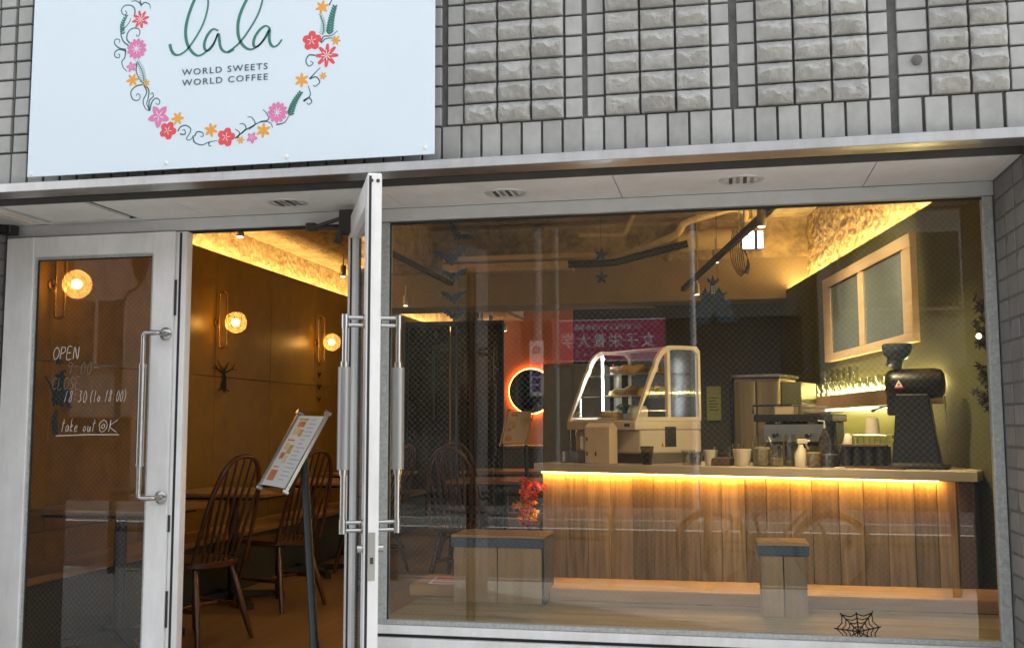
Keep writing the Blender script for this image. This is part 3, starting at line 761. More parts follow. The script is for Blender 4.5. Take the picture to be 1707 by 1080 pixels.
mb = MB(); ribbon(mb, [(-2.694, 1.407), (-2.55, 1.412), (-2.408, 1.412)], .0042, .4846); L_(mb).build('handwriting', CHALK, ld)

# ------------------------------------------------------------------ open glass door (right leaf, swung outwards)
HX, HY = -1.425, .455
AX = math.atan2(-.9055, .424)
rd = thing('glass_door', 'open white-framed glass door swung out over the pavement, seen edge on', 'door', (HX, HY, .32), AX, 'white-framed glass door leaves')
# local x runs from the hinge to the free edge, local +y towards the window
LW, LT, LH = .785, .045, 1.925
MB().box(0, .085, 0, LT, 0, LH).build('stile', M['white_paint'], rd, bevel=.003)
MB().box(LW-.09, LW, 0, LT, 0, LH).build('stile', M['white_paint'], rd, bevel=.003)
MB().box(.0855, LW-.0905, .001, LT-.001, LH-.087, LH).build('rail', M['white_paint'], rd, bevel=.003)
MB().box(.0855, LW-.0905, .001, LT-.001, 0, .17).build('rail', M['white_paint'], rd, bevel=.003)
MB().box(.085, LW-.09, .0215, .023, .17, LH-.087).build('pane', M['glass'], rd)
for y0 in (-.0015, LT-.0095):
    MB().box(.0856, .098, y0+.003, y0+.010, .1705, LH-.0875).build('glazing_bead', M['dark_gap'], rd)
    MB().box(LW-.103, LW-.0906, y0+.003, y0+.010, .1705, LH-.0875).build('glazing_bead', M['dark_gap'], rd)
MB().box(LW-.0005, LW+.0015, .004, .012, .02, LH-.01).build('groove', M['dark_gap'], rd)
MB().box(LW-.0005, LW+.002, .014, .034, .655, .80).build('lock_plate', M['steel'], rd)
MB().box(LW+.0015, LW+.003, .019, .029, .705, .725).build('lock_bolt', M['closer'], rd)
for y0, y1 in ((-.018, 0), (LT, LT+.018)):
    MB().tube([(LW-.035, y0, .748), (LW-.035, y1, .748)], .012, 12).build('thumb_turn', M['chrome'], rd, smooth=40)
for k, z in ((.012, 0), (.032, 0)):
    MB().lathe([(.006, 0), (.006, .002), (0, .003)], n=10, mat=Matrix.Translation((LW+.0005, k, LH-.025)) @ Matrix.Rotation(math.pi/2, 4, 'Y')).build('screw', M['closer'], rd, smooth=30)
def side_pull(sgn):
    mb = MB(); y0 = 0 if sgn < 0 else LT; off = y0+sgn*.062; x = LW-.05
    zt, zb = 1.475-.02, .815
    for z in (zt, zb):
        for dz in (-.012, .012):
            mb.tube([(x, y0, z+dz), (x, off, z+dz)], .0065, 8)
        mb.tube([(x, off, z-.022), (x, off, z+.022)], .012, 10)
        mb.lathe([(.022, 0), (.022, .004), (.012, .007)], n=14, mat=Matrix.Translation((x, y0, z)) @ Matrix.Rotation(-sgn*math.pi/2, 4, 'X'))
    mb.tube([(x, off, zb), (x, off, zt)], .0095, 12)
    for z in (1.315, .985): mb.tube([(x, off, z-.012), (x, off, z+.012)], .014, 12)
    return mb.build('pull_handle', M['chrome'], rd, smooth=40), x, off
for sgn in (-1, 1):
    o, x, off = side_pull(sgn)
    MB().tube([(x, off, .99), (x, off, 1.31)], .0205, 14).build('handle_sleeve', M['sleeve'], o, smooth=40)
# overhead closer on the open leaf, its arm reaching the header
t = thing('door_closer', 'dark bronze door closer joining the open door to the header', 'door closer', (-1.402, 0.4, 2.224))
MB().box(-.030, .030, -.035, .035, -.045, .045).build('body', M['closer'], t, bevel=.004)
MB().tube([(-.02, -.04, -.045), (-.028, -.05, -.085)], [.012, .014], 10).build('spindle', M['closer'], t, smooth=40)
MB().tube([(-.02, -.03, .012), (-.17, .05, -.004)], .0085, 8).build('arm', M['closer'], t, smooth=40)
MB().tube([(-.17, .05, -.004), (-.03, .06, -.012)], .0075, 8).build('arm', M['closer'], t, smooth=40)
MB().box(-.195, -.155, .035, .07, -.014, .014).build('shoe', M['closer'], t, bevel=.003)

# ================================================================== INTERIOR SHELL
FZ = .30
structure('floor', MB().box(-4.0, 2.3, .52, 12.4, .02, FZ), M['floor'])
structure('ceiling', MB().box(-4.4, 2.3, .45, 12.6, 3.45, 3.7), M['concrete'])
lw = structure('left_wall', MB().box(-4.2, -3.86, .5, 12.4, .0, 3.5), M['rough_ceiling'], 'long inner wall of golden boards behind the glass door')
MB().box(-3.86, -3.722, .61, 11.9, .3, 2.70).build('stud_wall', M['dark_gap'], lw)
PANEL = {}
ys = [.62, .88]+[1.83+.95*k for k in range(11)]
for a, b in zip(ys[:-1], ys[1:]):
    b = min(b, 11.88)
    for z0, z1 in ((.30, .868), (.868, 1.808), (1.808, 2.737)):
        k = (round(b-a, 3), z0)
        if k not in PANEL: PANEL[k] = MB().box(-.02, 0, -(b-a)/2+.0025, (b-a)/2-.0025, .002, z1-z0-.003).mesh('wall_panel', M['panel'], bevel=.0015)
        link('wall_panel', PANEL[k], lw, (-3.70, (a+b)/2, z0))
# rough sprayed band above the boards
def rough_sheet(origin, eu, ev, nu, nv, amp, nrm, seed, frq=7):
    mb = MB(); o_ = Vector(origin); eu = Vector(eu); ev = Vector(ev); nrm = Vector(nrm)
    lu, lv = eu.length, ev.length; i0 = len(mb.v)
    for j in range(nv+1):
        for i in range(nu+1):
            u, v = i/nu, j/nv
            q = (u*lu*frq+seed, v*lv*frq, seed)
            h = noise.fractal(q, .8, 2.2, 5)*amp+abs(noise.noise((q[0]*2.7, q[1]*2.7, 1)))*amp*.8
            p = o_+eu*u+ev*v+nrm*h; mb.v.append(tuple(p))
    for j in range(nv):
        for i in range(nu):
            a = i0+j*(nu+1)+i; mb.f.append((a, a+1, a+nu+2, a+nu+1)); mb.mi.append(0)
    return mb
structure('rough_plaster_band', rough_sheet((-3.85, .62, 2.66), (0, 11.3, 0), (0, 0, .42), 760, 28, .013, (1, 0, 0), 3, 22), M['rough_ceiling'], 'rough plaster strip above the golden boards', smooth=60)
structure('rough_plaster_soffit', rough_sheet((-3.86, .62, 3.01), (0, 11.3, 0), (.92, 0, 0), 760, 62, .013, (0, 0, -1), 9, 22), M['rough_ceiling'], 'rough plaster underside of the bulkhead', smooth=60)
structure('cove_soffit', MB().box(-3.86, -2.95, .62, 11.9, 3.04, 3.45), M['rough_ceiling'], 'rough plaster bulkhead lit by the strip above the golden boards')
t = tag(MB().box(-3.742, -3.726, .65, 11.8, 2.704, 2.714).build('cove_light', M['led']), 'long warm strip light glowing on top of the golden boarded wall', 'strip light')
# right wall (slightly angled)
RX = 1.68; RS = -.154
def rwx(y, off=0): return RX+RS*y-off
def wall_quad(y0, y1, z0, z1, o0, o1):
    a = [(rwx(y0, o0), y0), (rwx(y1, o0), y1), (rwx(y1, o1), y1), (rwx(y0, o1), y0)]
    return MB().prism([(p[0], p[1], z0) for p in a], None, (0, 0, z1-z0))
rwall = structure('right_wall', wall_quad(.5, 7.6, 0, 3.5, -.235, -.43), M['rough_ceiling'], 'olive green inner wall with a wooden window')
structure('rough_plaster_band', rough_sheet((rwx(.6, -.21), .6, 2.66), (rwx(7.2)-rwx(.6), 6.6, 0), (0, 0, .80), 520, 64, .015, (-1, -.15, 0), 21, 15), M['rough_ceiling'], 'rough plaster strip above the green wall', smooth=60)
wall_quad(.6, 7.3, .3, 2.737, 0, -.08).build('green_board', M['green_wall'], rwall)
tag(wall_quad(.65, 7.2, 2.726, 2.735, -.084, -.098).build('cove_light', M['led_right']), 'long warm strip light glowing on top of the olive green wall', 'strip light')
structure('back_wall', MB().box(-4.2, 2.3, 11.9, 12.1, 0, 3.5), M['orange_wall'])
structure('beam', MB().box(-3.72, 1.2, 6.95, 7.5, 2.66, 3.45), M['tan_plaster'], 'tan plaster beam crossing the ceiling')
M['dark_concrete'] = rough_stone('dark_rough_concrete', (.15, .115, .065), (.55, .43, .26), 7, 1.0, .03)
structure('rough_beam_face', rough_sheet((-3.72, 6.93, 3.06), (5.2, 0, 0), (0, 0, .40), 300, 24, .03, (0, -1, 0), 33, 5), M['dark_concrete'], 'rough dark concrete above the tan beam', smooth=60)
structure('partition_wall', MB().box(-.70, .75, 7.28, 7.40, FZ, 2.66), M['dark_wall'], 'dark wall behind the counter')
structure('kitchen_wall', MB().box(-1.72, -.70, 8.6, 8.72, FZ, 3.4), M['dark_wall'])
structure('dark_partition', MB().box(-3.70, -3.30, 10.6, 10.7, FZ, 3.4), M['dark_wall'])
# inner window in the green wall
iw = thing('inner_window', 'light wooden window with two grey panes high on the olive green wall', 'window', (rwx(4.35), 4.35, 1.94), math.atan2(1, RS)-math.pi/2)
# local y runs along the wall, -x faces the room
y0, y1, h = -1.07, 1.06, .672
MB().box(-.045, .0, y0, y1, h-.085, h).build('frame', M['frame_wood'], iw, bevel=.003)
MB().box(-.045, .0, y0, y1, 0, .06).build('frame', M['frame_wood'], iw, bevel=.003)
for a, b in ((y0, y0+.16), (-.06, .06), (y1-.22, y1)):
    MB().box(-.0445, .0, a, b, .0605, h-.0855).build('frame', M['frame_wood'], iw, bevel=.003)
PG = plain('frosted_grey_pane', (.16, .19, .20), .12, var=.05, scale=2)
for a, b in ((y0+.16, -.06), (.06, y1-.22)):
    f = MB().box(-.034, -.0, a+.0005, b-.0005, .061, h-.086).build('pane', PG, iw)
    MB().box(-.0385, -.0345, a+.001, a+.022, .0615, h-.0865).build('rebate', M['cream'], iw)
    MB().box(-.052, -.0445, a-.02, b+.02, h-.09, h-.083).build('groove', M['dark_wood'], iw)
# green splash panel and shelf with glasses on the right wall
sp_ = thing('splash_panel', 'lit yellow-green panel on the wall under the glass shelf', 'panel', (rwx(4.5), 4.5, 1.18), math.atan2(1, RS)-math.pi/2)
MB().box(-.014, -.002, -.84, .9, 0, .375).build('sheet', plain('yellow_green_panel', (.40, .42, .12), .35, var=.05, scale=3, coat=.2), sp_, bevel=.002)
sh = thing('wall_shelf', 'thick wooden shelf on the green wall carrying rows of glasses', 'shelf', (rwx(4.1), 4.1, 1.56), math.atan2(1, RS)-math.pi/2)
SHW = plain('shelf_front', (.26, .15, .075), .6, var=.1, scale=8)
MB().box(-.28, -.02, -1.2, 1.25, .0, .085).build('board', SHW, sh, bevel=.002)
for yb in (-.8, .2, 1.1): MB().box(-.27, -.0, yb-.012, yb+.012, -.012, -.0005).build('bracket', M['steel'], sh)
tag(MB().box(-.15, -.136, -1.15, 1.2, -.010, -.002).build('strip_light', M['shelf_led_low'], None, loc=None), 'warm strip light under the thick glass shelf', 'strip light')
o = bpy.context.scene.objects['strip_light']; o.location = (rwx(4.1), 4.1, 1.555); o.rotation_euler = (0, 0, math.atan2(1, RS)-math.pi/2)
o2 = o.copy(); o2.data = o.data.copy(); o2.data.materials[0] = M['shelf_led']; COL.objects.link(o2); o2.location.x += .12; o2.location.z = 1.70; o2.scale = (1, 1, 2.2); o2['label'] = 'warm strip light along the back of the glass shelf behind the tumblers'
gl0 = thing('glass_tumbler', 'first clear tumbler from the right in the front row on the lit shelf', 'glass', (0, 0, 0), 0, 'clear tumblers standing on the lit shelf')
gm = MB().lathe([(.027, 0), (.029, .002), (.036, .10), (.0345, .10), (.028, .006), (0, .006)], n=14, caps=False); gm.build('bowl', M['thin_glass'], gl0, smooth=40)
MB().lathe([(.0, .001), (.026, .001), (.027, .009), (0, .010)], n=14, caps=False).build('base', M['thin_glass'], gl0, smooth=40)
ORD = ['first', 'second', 'third', 'fourth', 'fifth', 'sixth', 'seventh', 'eighth', 'ninth', 'tenth', 'eleventh', 'twelfth', 'thirteenth', 'fourteenth']
k = 0
for row, off in enumerate((.22, .13)):
    for q in range(13):
        yy = 3.0+q*.165+row*.07
        if yy > 5.3: continue
        g = gl0 if k == 0 else copy_tree(gl0); k += 1
        g['label'] = ORD[q]+' clear tumbler from the right in the '+('front', 'back')[row]+' row on the lit shelf'
        g.location = (rwx(yy, off), yy, 1.646); g.rotation_euler = (0, 0, k)
# stacked upper row on a thin glass tray
for q in range(6):
    yy = 4.2+q*.16
    g = copy_tree(gl0); g.location = (rwx(yy, .15), yy, 1.748); g['label'] = ORD[q]+' from the right of the tumblers stacked on top of the others'; g['group'] = 'stacked tumblers on the lit shelf'

# ------------------------------------------------------------------ ceiling services
def pipe(pts, r, mat, lab, name='ceiling_pipe', cat='pipe', per=6):
    o = MB().tube(spline(pts, per), r, 10).build(name, mat, None, smooth=60); return tag(o, lab, cat)
pipe([(-1.35, 6.5, 3.28), (-1.1, 6.5, 3.27), (-.93, 6.5, 3.27), (-.86, 6.45, 3.36), (-.80, 6.4, 3.46)], .026, M['pipe_tan'], 'thin bent tan pipe under the rough ceiling, left of the thick one')
pipe([(-1.0, 6.3, 3.0), (-.7, 6.3, 3.10), (-.42, 6.3, 3.20), (-.32, 6.3, 3.32), (-.1, 6.3, 3.38), (.1, 6.3, 3.43), (.22, 6.35, 3.40), (.20, 6.5, 3.32)], .036, M['pipe_tan'], 'long curving tan pipe snaking under the rough ceiling')
pipe([(-.40, 6.6, 3.19), (.0, 6.6, 3.21), (.35, 6.6, 3.22)], .10, M['pipe_tan'], 'fat tan duct running across the rough ceiling')
pipe([(-1.4, 6.1, 2.93), (-1.0, 6.15, 2.94), (-.75, 6.2, 3.0), (-.3, 6.2, 3.1)], .035, M['black'], 'dark cable bundle sagging below the ceiling', 'cable_bundle', 'cable')
for k, (z0, x1) in enumerate(((3.04, -1.15), (2.93, -1.40))):
    tag(MB().box(-2.7, x1, 6.4, 6.55, z0, z0+(.05 if k == 0 else .085)).build('ceiling_batten', M['frame_wood'], bevel=.004), ('thin upper' if k == 0 else 'thick lower')+' pale wooden batten hung below the ceiling beam', 'batten')
MB_ = MB()
for k in range(7):
    MB_.tube(spline([(.10+.01*k, 5.6, 3.1), (.08+.02*k, 5.6, 2.86-.02*k), (.16+.012*k, 5.62, 2.70+.01*k), (.22, 5.64, 2.86), (.14, 5.6, 3.02)], 5), .004, 5)
tag(MB_.build('cable_coil', M['black']), 'loose loop of black wire hanging from the ceiling', 'cable')
def track(name, a, b, lab):
    t = thing(name, lab, 'light track', a)
    d = Vector(b)-Vector(a); u = d.normalized(); s_ = Vector((u.y, -u.x, 0)).normalized()*.018; h = Vector((0, 0, .02))
    MB().ring([[p+s_+h, p-s_+h, p-s_-h, p+s_-h] for p in (Vector((0, 0, 0)), d)]).build('rail', M['black'], t)
    n = 3
    for k in range(n):
        p = d*(k+.5)/n
        MB().tube([p+Vector((0, 0, .02)), p+Vector((0, 0, max(.05, 3.44-a[2])))], .004, 6).build('hanger', M['steel'], t)
    return t
track('light_track', (.63, 1.3, 2.76), (-0.377, 6.824, 2.76), 'black light track running into the room in front of the castle cut-out')
track('light_track', (-2.75, 2.6, 2.90), (-2.75, 9.5, 2.90), 'black light track running along the boarded wall')
def spot(p, lab, stem=.10, grp='small track spotlights', watts=0, aim=None, cone=95):
    t = thing('track_spotlight', lab, 'spotlight', p, 0, grp)
    MB().tube([(0, 0, .06), (0, 0, .06+stem)], .007, 8).build('stem', M['steel'], t)
    MB().lathe([(.0, .075), (.022, .075), (.026, .068), (.026, -.03), (.023, -.03), (.023, -.01)], n=16, caps=False).build('can', M['steel'], t, smooth=40)
    MB().lathe([(.0235, -.024), (0, -.022)], n=16, caps=False).build('lens', M['spot'], t)
    if watts:
        ld_ = bpy.data.lights.new('spot_beam', 'SPOT'); ld_.energy = watts; ld_.color = (1, .80, .44); ld_.spot_size = math.radians(cone); ld_.spot_blend = 1.0; ld_.shadow_soft_size = .03
        lo_ = bpy.data.objects.new('spot_beam', ld_); COL.objects.link(lo_); lo_.parent = t; lo_.location = (0, 0, -.05)
        d_ = Vector(aim)-Vector(p) if aim else Vector((0, 0, -1))
        lo_.rotation_euler = d_.to_track_quat('-Z', 'Y').to_euler()
    return t
SPOTS = [(-3.159, 3.0, 2.732), (-3.347, 5.4, 2.806), (-0.047, 5.4, 2.821), (-0.227, 6.3, 2.666), (0.167, 4.2, 2.817), (-3.081, 9.6, 2.741), (-2.801, 9.0, 2.707), (-2.811, 9.9, 2.699), (-3.137, 6.6, 2.671)]
SL = ['silver spotlight hanging before the bright plaster above the open doorway', 'silver spotlight beside the edge of the open door, further into the room', 'lit spotlight under the track right beside the coil of black wire', 'lit spotlight at the far end of the track above the castle cut-out', 'lit spotlight beside the two glowing white squares', 'leftmost of the three far spotlights below the beam', 'middle of the three far spotlights below the beam', 'rightmost of the three far spotlights below the beam', 'lone lit spotlight above the dark tree reflection near the door handle']
AIM = [(-3.2, 3.3, 1.0), (-3.2, 5.4, 1.0), (.4, 4.6, 1.2), (-.3, 6.6, 1.2), (.9, 4.5, 2.0), (-3.0, 9.9, 1.0), (-2.8, 9.4, 1.0), (-2.8, 10.5, 1.5), (-2.6, 6.8, 1.0)]
for p, l, a_, w_ in zip(SPOTS, SL, AIM, (6, 6, 30, 20, 20, 6, 6, 30, 6)): spot(p, l, .12, watts=w_, aim=a_)
for y_, a_, l in ((1.5, (-.5, 2.9, 1.2), 'added unseen spotlight at the street end of the track, aimed at the cake case'), (2.2, (.9, 2.6, 1.2), 'added unseen spotlight near the street end of the track, aimed at the grinder'), (3.0, (1.2, 4.3, 2.2), 'added unseen spotlight on the near half of the track, aimed at the wooden window')):
    spot((.63-.2285*(y_-1.3), y_, 2.66), l, .05, watts=34, aim=a_)  # unseen spotlights added to brighten the counter and the green wall
t = thing('twin_panel_reflection', 'two glowing white squares standing in for a bright reflection in the glass', 'bright reflection', (0.249, 5.0, 2.902))  # glowing squares stand in for a bright reflection; their mount is added
MB().box(-.085, .085, .004, .03, -.075, .075).build('back_plate', M['closer'], t, bevel=.003)
MB().box(-.080, .012, -.004, .0035, -.07, .07).build('glow_panel', M['panel_glow'], t)
MB().box(.036, .080, -.004, .0035, -.07, .07).build('glow_panel', M['panel_glow'], t)
MB().tube([(0, .02, .07), (0, .02, .6)], .006, 6).build('stem', M['steel'], t)

# ------------------------------------------------------------------ wall sconces
sc0 = thing('wall_sconce', 'nearest brass wall lamp with a golden globe, seen through the closed door', 'wall lamp', (0, 0, 0), 0, 'brass globe wall lamps on the boarded wall')
P = [(.035, 0, -.16)]
n = 10
loop = [(.030+.030*(1-math.cos(math.pi*k/n)), 0, .20+.030*math.sin(math.pi*k/n)) for k in range(n+1)]
loop += [(.060+.030*math.cos(math.pi*k/n), 0, -.16-.030*math.sin(math.pi*k/n)) for k in range(n+1)]
MB().tube(loop, .0075, 10, closed=True).build('arm', M['brass'], sc0, smooth=60)
MB().lathe([(.032, 0), (.032, .012), (.012, .016), (.012, .03), (0, .03)], n=18, mat=Matrix.Rotation(math.pi/2, 4, 'Y')).build('wall_plate', M['brass'], sc0, smooth=40)
MB().tube([(.09, 0, 0), (.115, 0, 0)], .016, 12).build('holder', M['brass'], sc0, smooth=40)
R_ = .080
MB().lathe([(max(.0, R_*math.sin(math.pi*k/16)), -R_*math.cos(math.pi*k/16)) for k in range(17)], (.165, 0, 0), 24, caps=False).build('globe', M['globe'], sc0, smooth=90)
MB().lathe([(.026*math.sin(math.pi*k/8), -.026*math.cos(math.pi*k/8)) for k in range(9)], (.16, 0, 0), 12, caps=False).build('bulb', M['bulb'], sc0, smooth=90)
SCL = [None, 'second brass wall lamp with a golden globe, seen through the open doorway', 'third brass wall lamp with a golden globe, close to the edge of the open door']
for k, p in enumerate(((-3.70, 1.80, 2.235), (-3.70, 3.72, 2.205), (-3.70, 5.63, 2.205), (-3.70, 7.6, 2.20))):
    if k == 3: break
    q = sc0 if k == 0 else copy_tree(sc0)
    q.location = p
    if SCL[k]: q['label'] = SCL[k]

# ------------------------------------------------------------------ wall bench, tables, chairs
bn = thing('wall_bench', 'long wooden bench fixed along the golden boarded wall', 'bench', (-3.52, 4.5, FZ))
MB().box(-.165, .20, -3.6, 3.6, .375, .41).build('seat', M['bench_wood'], bn, bevel=.004)
MB().box(-.165, .16, -3.6, 3.6, .0, .374).build('base', M['dark_wall'], bn)
tb0 = thing('cafe_table', 'cafe table nearest the street, partly behind the closed glass door', 'table', (0, 0, 0), 0, 'small tables along the wall bench')
MB().box(-.36, .36, -.31, .31, .695, .72).build('tabletop', M['table_wood'], tb0, bevel=.004)
MB().box(-.30, .30, -.25, .25, .675, .6945).build('underframe', M['black'], tb0)
MB().tube([(0, 0, .05), (0, 0, .675)], .033, 14).build('pedestal', M['black'], tb0, smooth=40)
for a in range(4):
    an = a*math.pi/2+math.pi/4
    d = Vector((math.cos(an), math.sin(an), 0)); s_ = Vector((-d.y, d.x, 0))*.025
    mb = MB(); mb.ring([[d*r_+s_+Vector((0, 0, zz)), d*r_-s_+Vector((0, 0, zz)), d*r_-s_+Vector((0, 0, zb)), d*r_+s_+Vector((0, 0, zb))] for r_, zz, zb in ((.02, .075, .02), (.33, .05, .02), (.35, .045, .0))])
    mb.build('foot', M['black'], tb0, bevel=.004)
TL = [None, 'second cafe table from the street, behind the nearest wooden chair', 'third cafe table from the street, beside the far wooden chair', 'fourth cafe table from the street, deep in the dim room']
for k, yy in enumerate((1.75, 3.05, 4.35, 5.7)):
    q = tb0 if k == 0 else copy_tree(tb0); q.location = (-3.18, yy, FZ)
    if TL[k]: q['label'] = TL[k]
def make_chair(label):
    """spindle back chair; local +x is the way it faces, seat 0.42 m high"""
    t = thing('spindle_chair', label, 'chair', (0, 0, 0), 0, 'dark wooden spindle-back chairs')
    W_ = M['chair_wood']
    out = []
    for k in range(28):
        a = 2*math.pi*k/28; ca, sa = math.cos(a), math.sin(a)
        r = 1.0/((abs(ca)**2.8+abs(sa)**2.8)**(1/2.8))
        out.append((.205*ca*r, .205*sa*r*(1.0+.06*ca)))
    rings = []
    for z, s_ in ((.392, .93), (.402, 1.0), (.420, 1.0), (.428, .95), (.424, .8), (.420, .3)):
        rings.append([(x*s_, y*s_, z) for x, y in out])
    MB().ring(rings).build('seat', W_, t, smooth=50)
    feet = {}
    for sx in (1, -1):
        for sy in (1, -1):
            a = Vector((.13*sx, .125*sy, .40)); b = Vector((.205*sx if sx > 0 else -.235, .19*sy, 0))
            P_ = [a.lerp(b, q) for q in (0, .2, .45, .7, 1)]; feet[sx, sy] = (a, b)
            MB().tube(P_, [.013, .017, .0195, .017, .0115], 10).build('leg', W_, t, smooth=60)
    for sy in (1, -1):
        p = feet[1, sy]; q = feet[-1, sy]
        MB().tube([p[0].lerp(p[1], .55), p[0].lerp(p[1], .55).lerp(q[0].lerp(q[1], .55), .5), q[0].lerp(q[1], .55)], [.009, .013, .009], 8).build('stretcher', W_, t, smooth=60)
    ml = (feet[1, 1][0].lerp(feet[1, 1][1], .55)+feet[-1, 1][0].lerp(feet[-1, 1][1], .55))/2
    mr = Vector((ml.x, -ml.y, ml.z))
    MB().tube([ml, (ml+mr)/2, mr], [.009, .012, .009], 8).build('stretcher', W_, t, smooth=60)
    def back(u, v):   # u across -1..1, v height 0..1
        return Vector((-.175-.175*v+.03*(u*u), .0+u, .42+.56*v))
    hoop = []
    for k in range(25):
        a = math.pi*k/24; u = math.cos(a); v = math.sin(a)
        w = .185*(1 if v < .5 else 1)
        hoop.append(back(0, 0)+Vector((-.175*v**.72+.035*u*u*0, w*(abs(u)**.75)*(1 if u > 0 else -1), .565*v**.72)))
    MB().tube(hoop, [.0115+.003*math.sin(math.pi*k/24) for k in range(25)], 10).build('hoop', W_, t, smooth=60)
    for k in range(7):
        y = -.115+.23*k/6; yt = y*1.32
        u = abs(yt)/.185; v = (max(0.0, 1-u**(1/.75)**1))**.5 if u < 1 else 0
        a = math.acos(min(1, u**(1/.75))); vv = math.sin(a)**.72
        MB().tube([(-.165, y, .415), (-.165-.09*vv, (y+yt)/2, .42+.28*vv), (-.175-.175*vv, yt, .42+.56*vv)], [.006, .0095, .0055], 8).build('spindle', W_, t, smooth=60)
    return t
ch0 = make_chair('nearest dark wooden spindle-back chair just inside the open doorway')
CH = [((-2.83, 1.92), None), ((-2.83, 2.98), 'second dark wooden spindle-back chair, behind the menu stand post'), ((-2.75, 4.5), 'third dark wooden spindle-back chair, furthest into the room by the table')]
for k, ((x, y), l) in enumerate(CH):
    q = ch0 if k == 0 else copy_tree(ch0)
    q.location = (x, y, FZ); q.rotation_euler = (0, 0, math.atan2(.326, -.945)+(0, -.05, .1)[k])
    if l: q['label'] = l

for k, (x, y, l) in enumerate(((-1.75, 4.7, 'added dark pedestal table in the middle of the room behind the window'), (-2.05, 6.3, 'added dark pedestal table deeper in the room behind the window'))):
    q = copy_tree(tb0); q.location = (x, y, FZ); q['label'] = l; q['group'] = 'dark tables added to darken the middle of the room'  # tables added to darken the middle of the room
for k, (x, y, rz, l) in enumerate(((-1.15, 4.55, 3.0, 'added chair at the middle table, its back towards the counter'), (-1.45, 6.1, 2.9, 'added chair at the deeper table, its back towards the counter'), (-1.85, 3.95, 1.5, 'added chair at the middle table with its back to the window'), (-2.2, 5.5, 1.45, 'added chair between the two dark tables'))):
    q = copy_tree(ch0); q.location = (x, y, FZ); q.rotation_euler = (0, 0, rz); q['label'] = l  # chairs added with them as dark fill behind the window
gp = thing('glazed_partition', 'dark-framed partition with smoky panels at the back of the room', 'partition', (-3.14, 8.4, FZ))
SMK = plain('smoky_panel', (.022, .017, .012), .25, var=.3, scale=2)
for a, b in ((-.52, -.02), (.08, .22), (.30, .57)): MB().box(a, b, -.012, .012, .08, 2.30).build('panel', SMK, gp)
for x in (-.55, .03, .26, .60): MB().box(x-.03, x+.03, -.03, .03, 0, 2.36).build('post', M['black'], gp, bevel=.003)
MB().box(-.519, .569, -.025, .025, 2.301, 2.359).build('top_rail', M['black'], gp)
MB().box(-.519, .569, -.025, .025, 0, .079).build('bottom_rail', M['black'], gp)
mb = MB(); mb.tube(spline([(-.20, -.05, 1.2), (-.20, -.05, 2.0), (-.17, -.05, 2.06), (-.05, -.05, 2.07)], 5), .016, 8); mb.build('bent_pipe', M['closer'], gp, smooth=60)

# ------------------------------------------------------------------ window seat with two box tables
dk = thing('window_deck', 'weathered board platform just behind the shop window glass', 'platform', (-.2, .85, FZ))
for k, (a, b) in enumerate(((-.29, -.02), (-.017, .285))):
    MB().box(-1.12, 1.30, a, b, .352, .40).build('board', M['deck'], dk, bevel=.003)
MB().box(-1.10, 1.28, -.27, .27, 0, .35).build('base', M['dark_wood'], dk)
ws = thing('pine_bench', 'warm pine bench plank behind the weathered platform', 'bench', (-.2, 1.3, FZ))
MB().box(-1.18, 1.55, -.16, .16, .40, .45).build('seat', M['orange_board'], ws, bevel=.004)
for x in (-1.1, 0.1, 1.4): MB().box(x-.03, x+.03, -.13, .13, 0, .399).build('leg', M['dark_wood'], ws)
def box_table(loc, w, d, h, rz, lab):
    t = thing('box_table', lab, 'box table', loc, rz, 'pine box tables with a dark band')
    MB().box(-w/2+.01, -.002, -d/2+.008, d/2-.008, 0, h-.05).build('side_board', M['box_wood'], t, bevel=.002)
    MB().box(.002, w/2-.01, -d/2+.008, d/2-.008, 0, h-.05).build('side_board', M['box_wood'], t, bevel=.002)
    MB().box(-w/2, w/2, -d/2, d/2, h-.05, h-.012).build('band', M['blue_grey'], t, bevel=.002)
    MB().box(-w/2-.001, w/2+.001, -d/2-.001, d/2+.001, h-.0115, h).build('top', M['box_top'], t, bevel=.002)
    return t
b1 = box_table((-.955, 1.07+.06, .7005), .40, .24, .282, 0, 'wider pine box table on the platform at the left of the window')
MB().box(.2005, .203, -.119, .119, .0, .268).build('dark_side', M['blue_grey'], b1)
b2 = box_table((.212, 1.01, .7005), .195, .19, .285, 0, 'narrow pine box table on the platform at the right of the window')
# flyer on the seat
fl = thing('flyer', 'red and white printed leaflet lying on the pine bench plank', 'leaflet', (-1.20, 1.27, .7505), .1)
MB().box(-.11, .11, -.10, .10, 0, .002).build('sheet', M['paper'], fl)
FLR = plain('flyer_red', (.60, .12, .12), .6, var=.2, scale=30)
for y0, y1 in ((.03, .09), (-.02, .015)): MB().box(-.10, .10, y0, y1, .0022, .0026).build('printed_band', FLR, fl)
MB().box(-.10, .02, -.08, -.04, .0022, .0026).build('printed_band', FLR, fl)

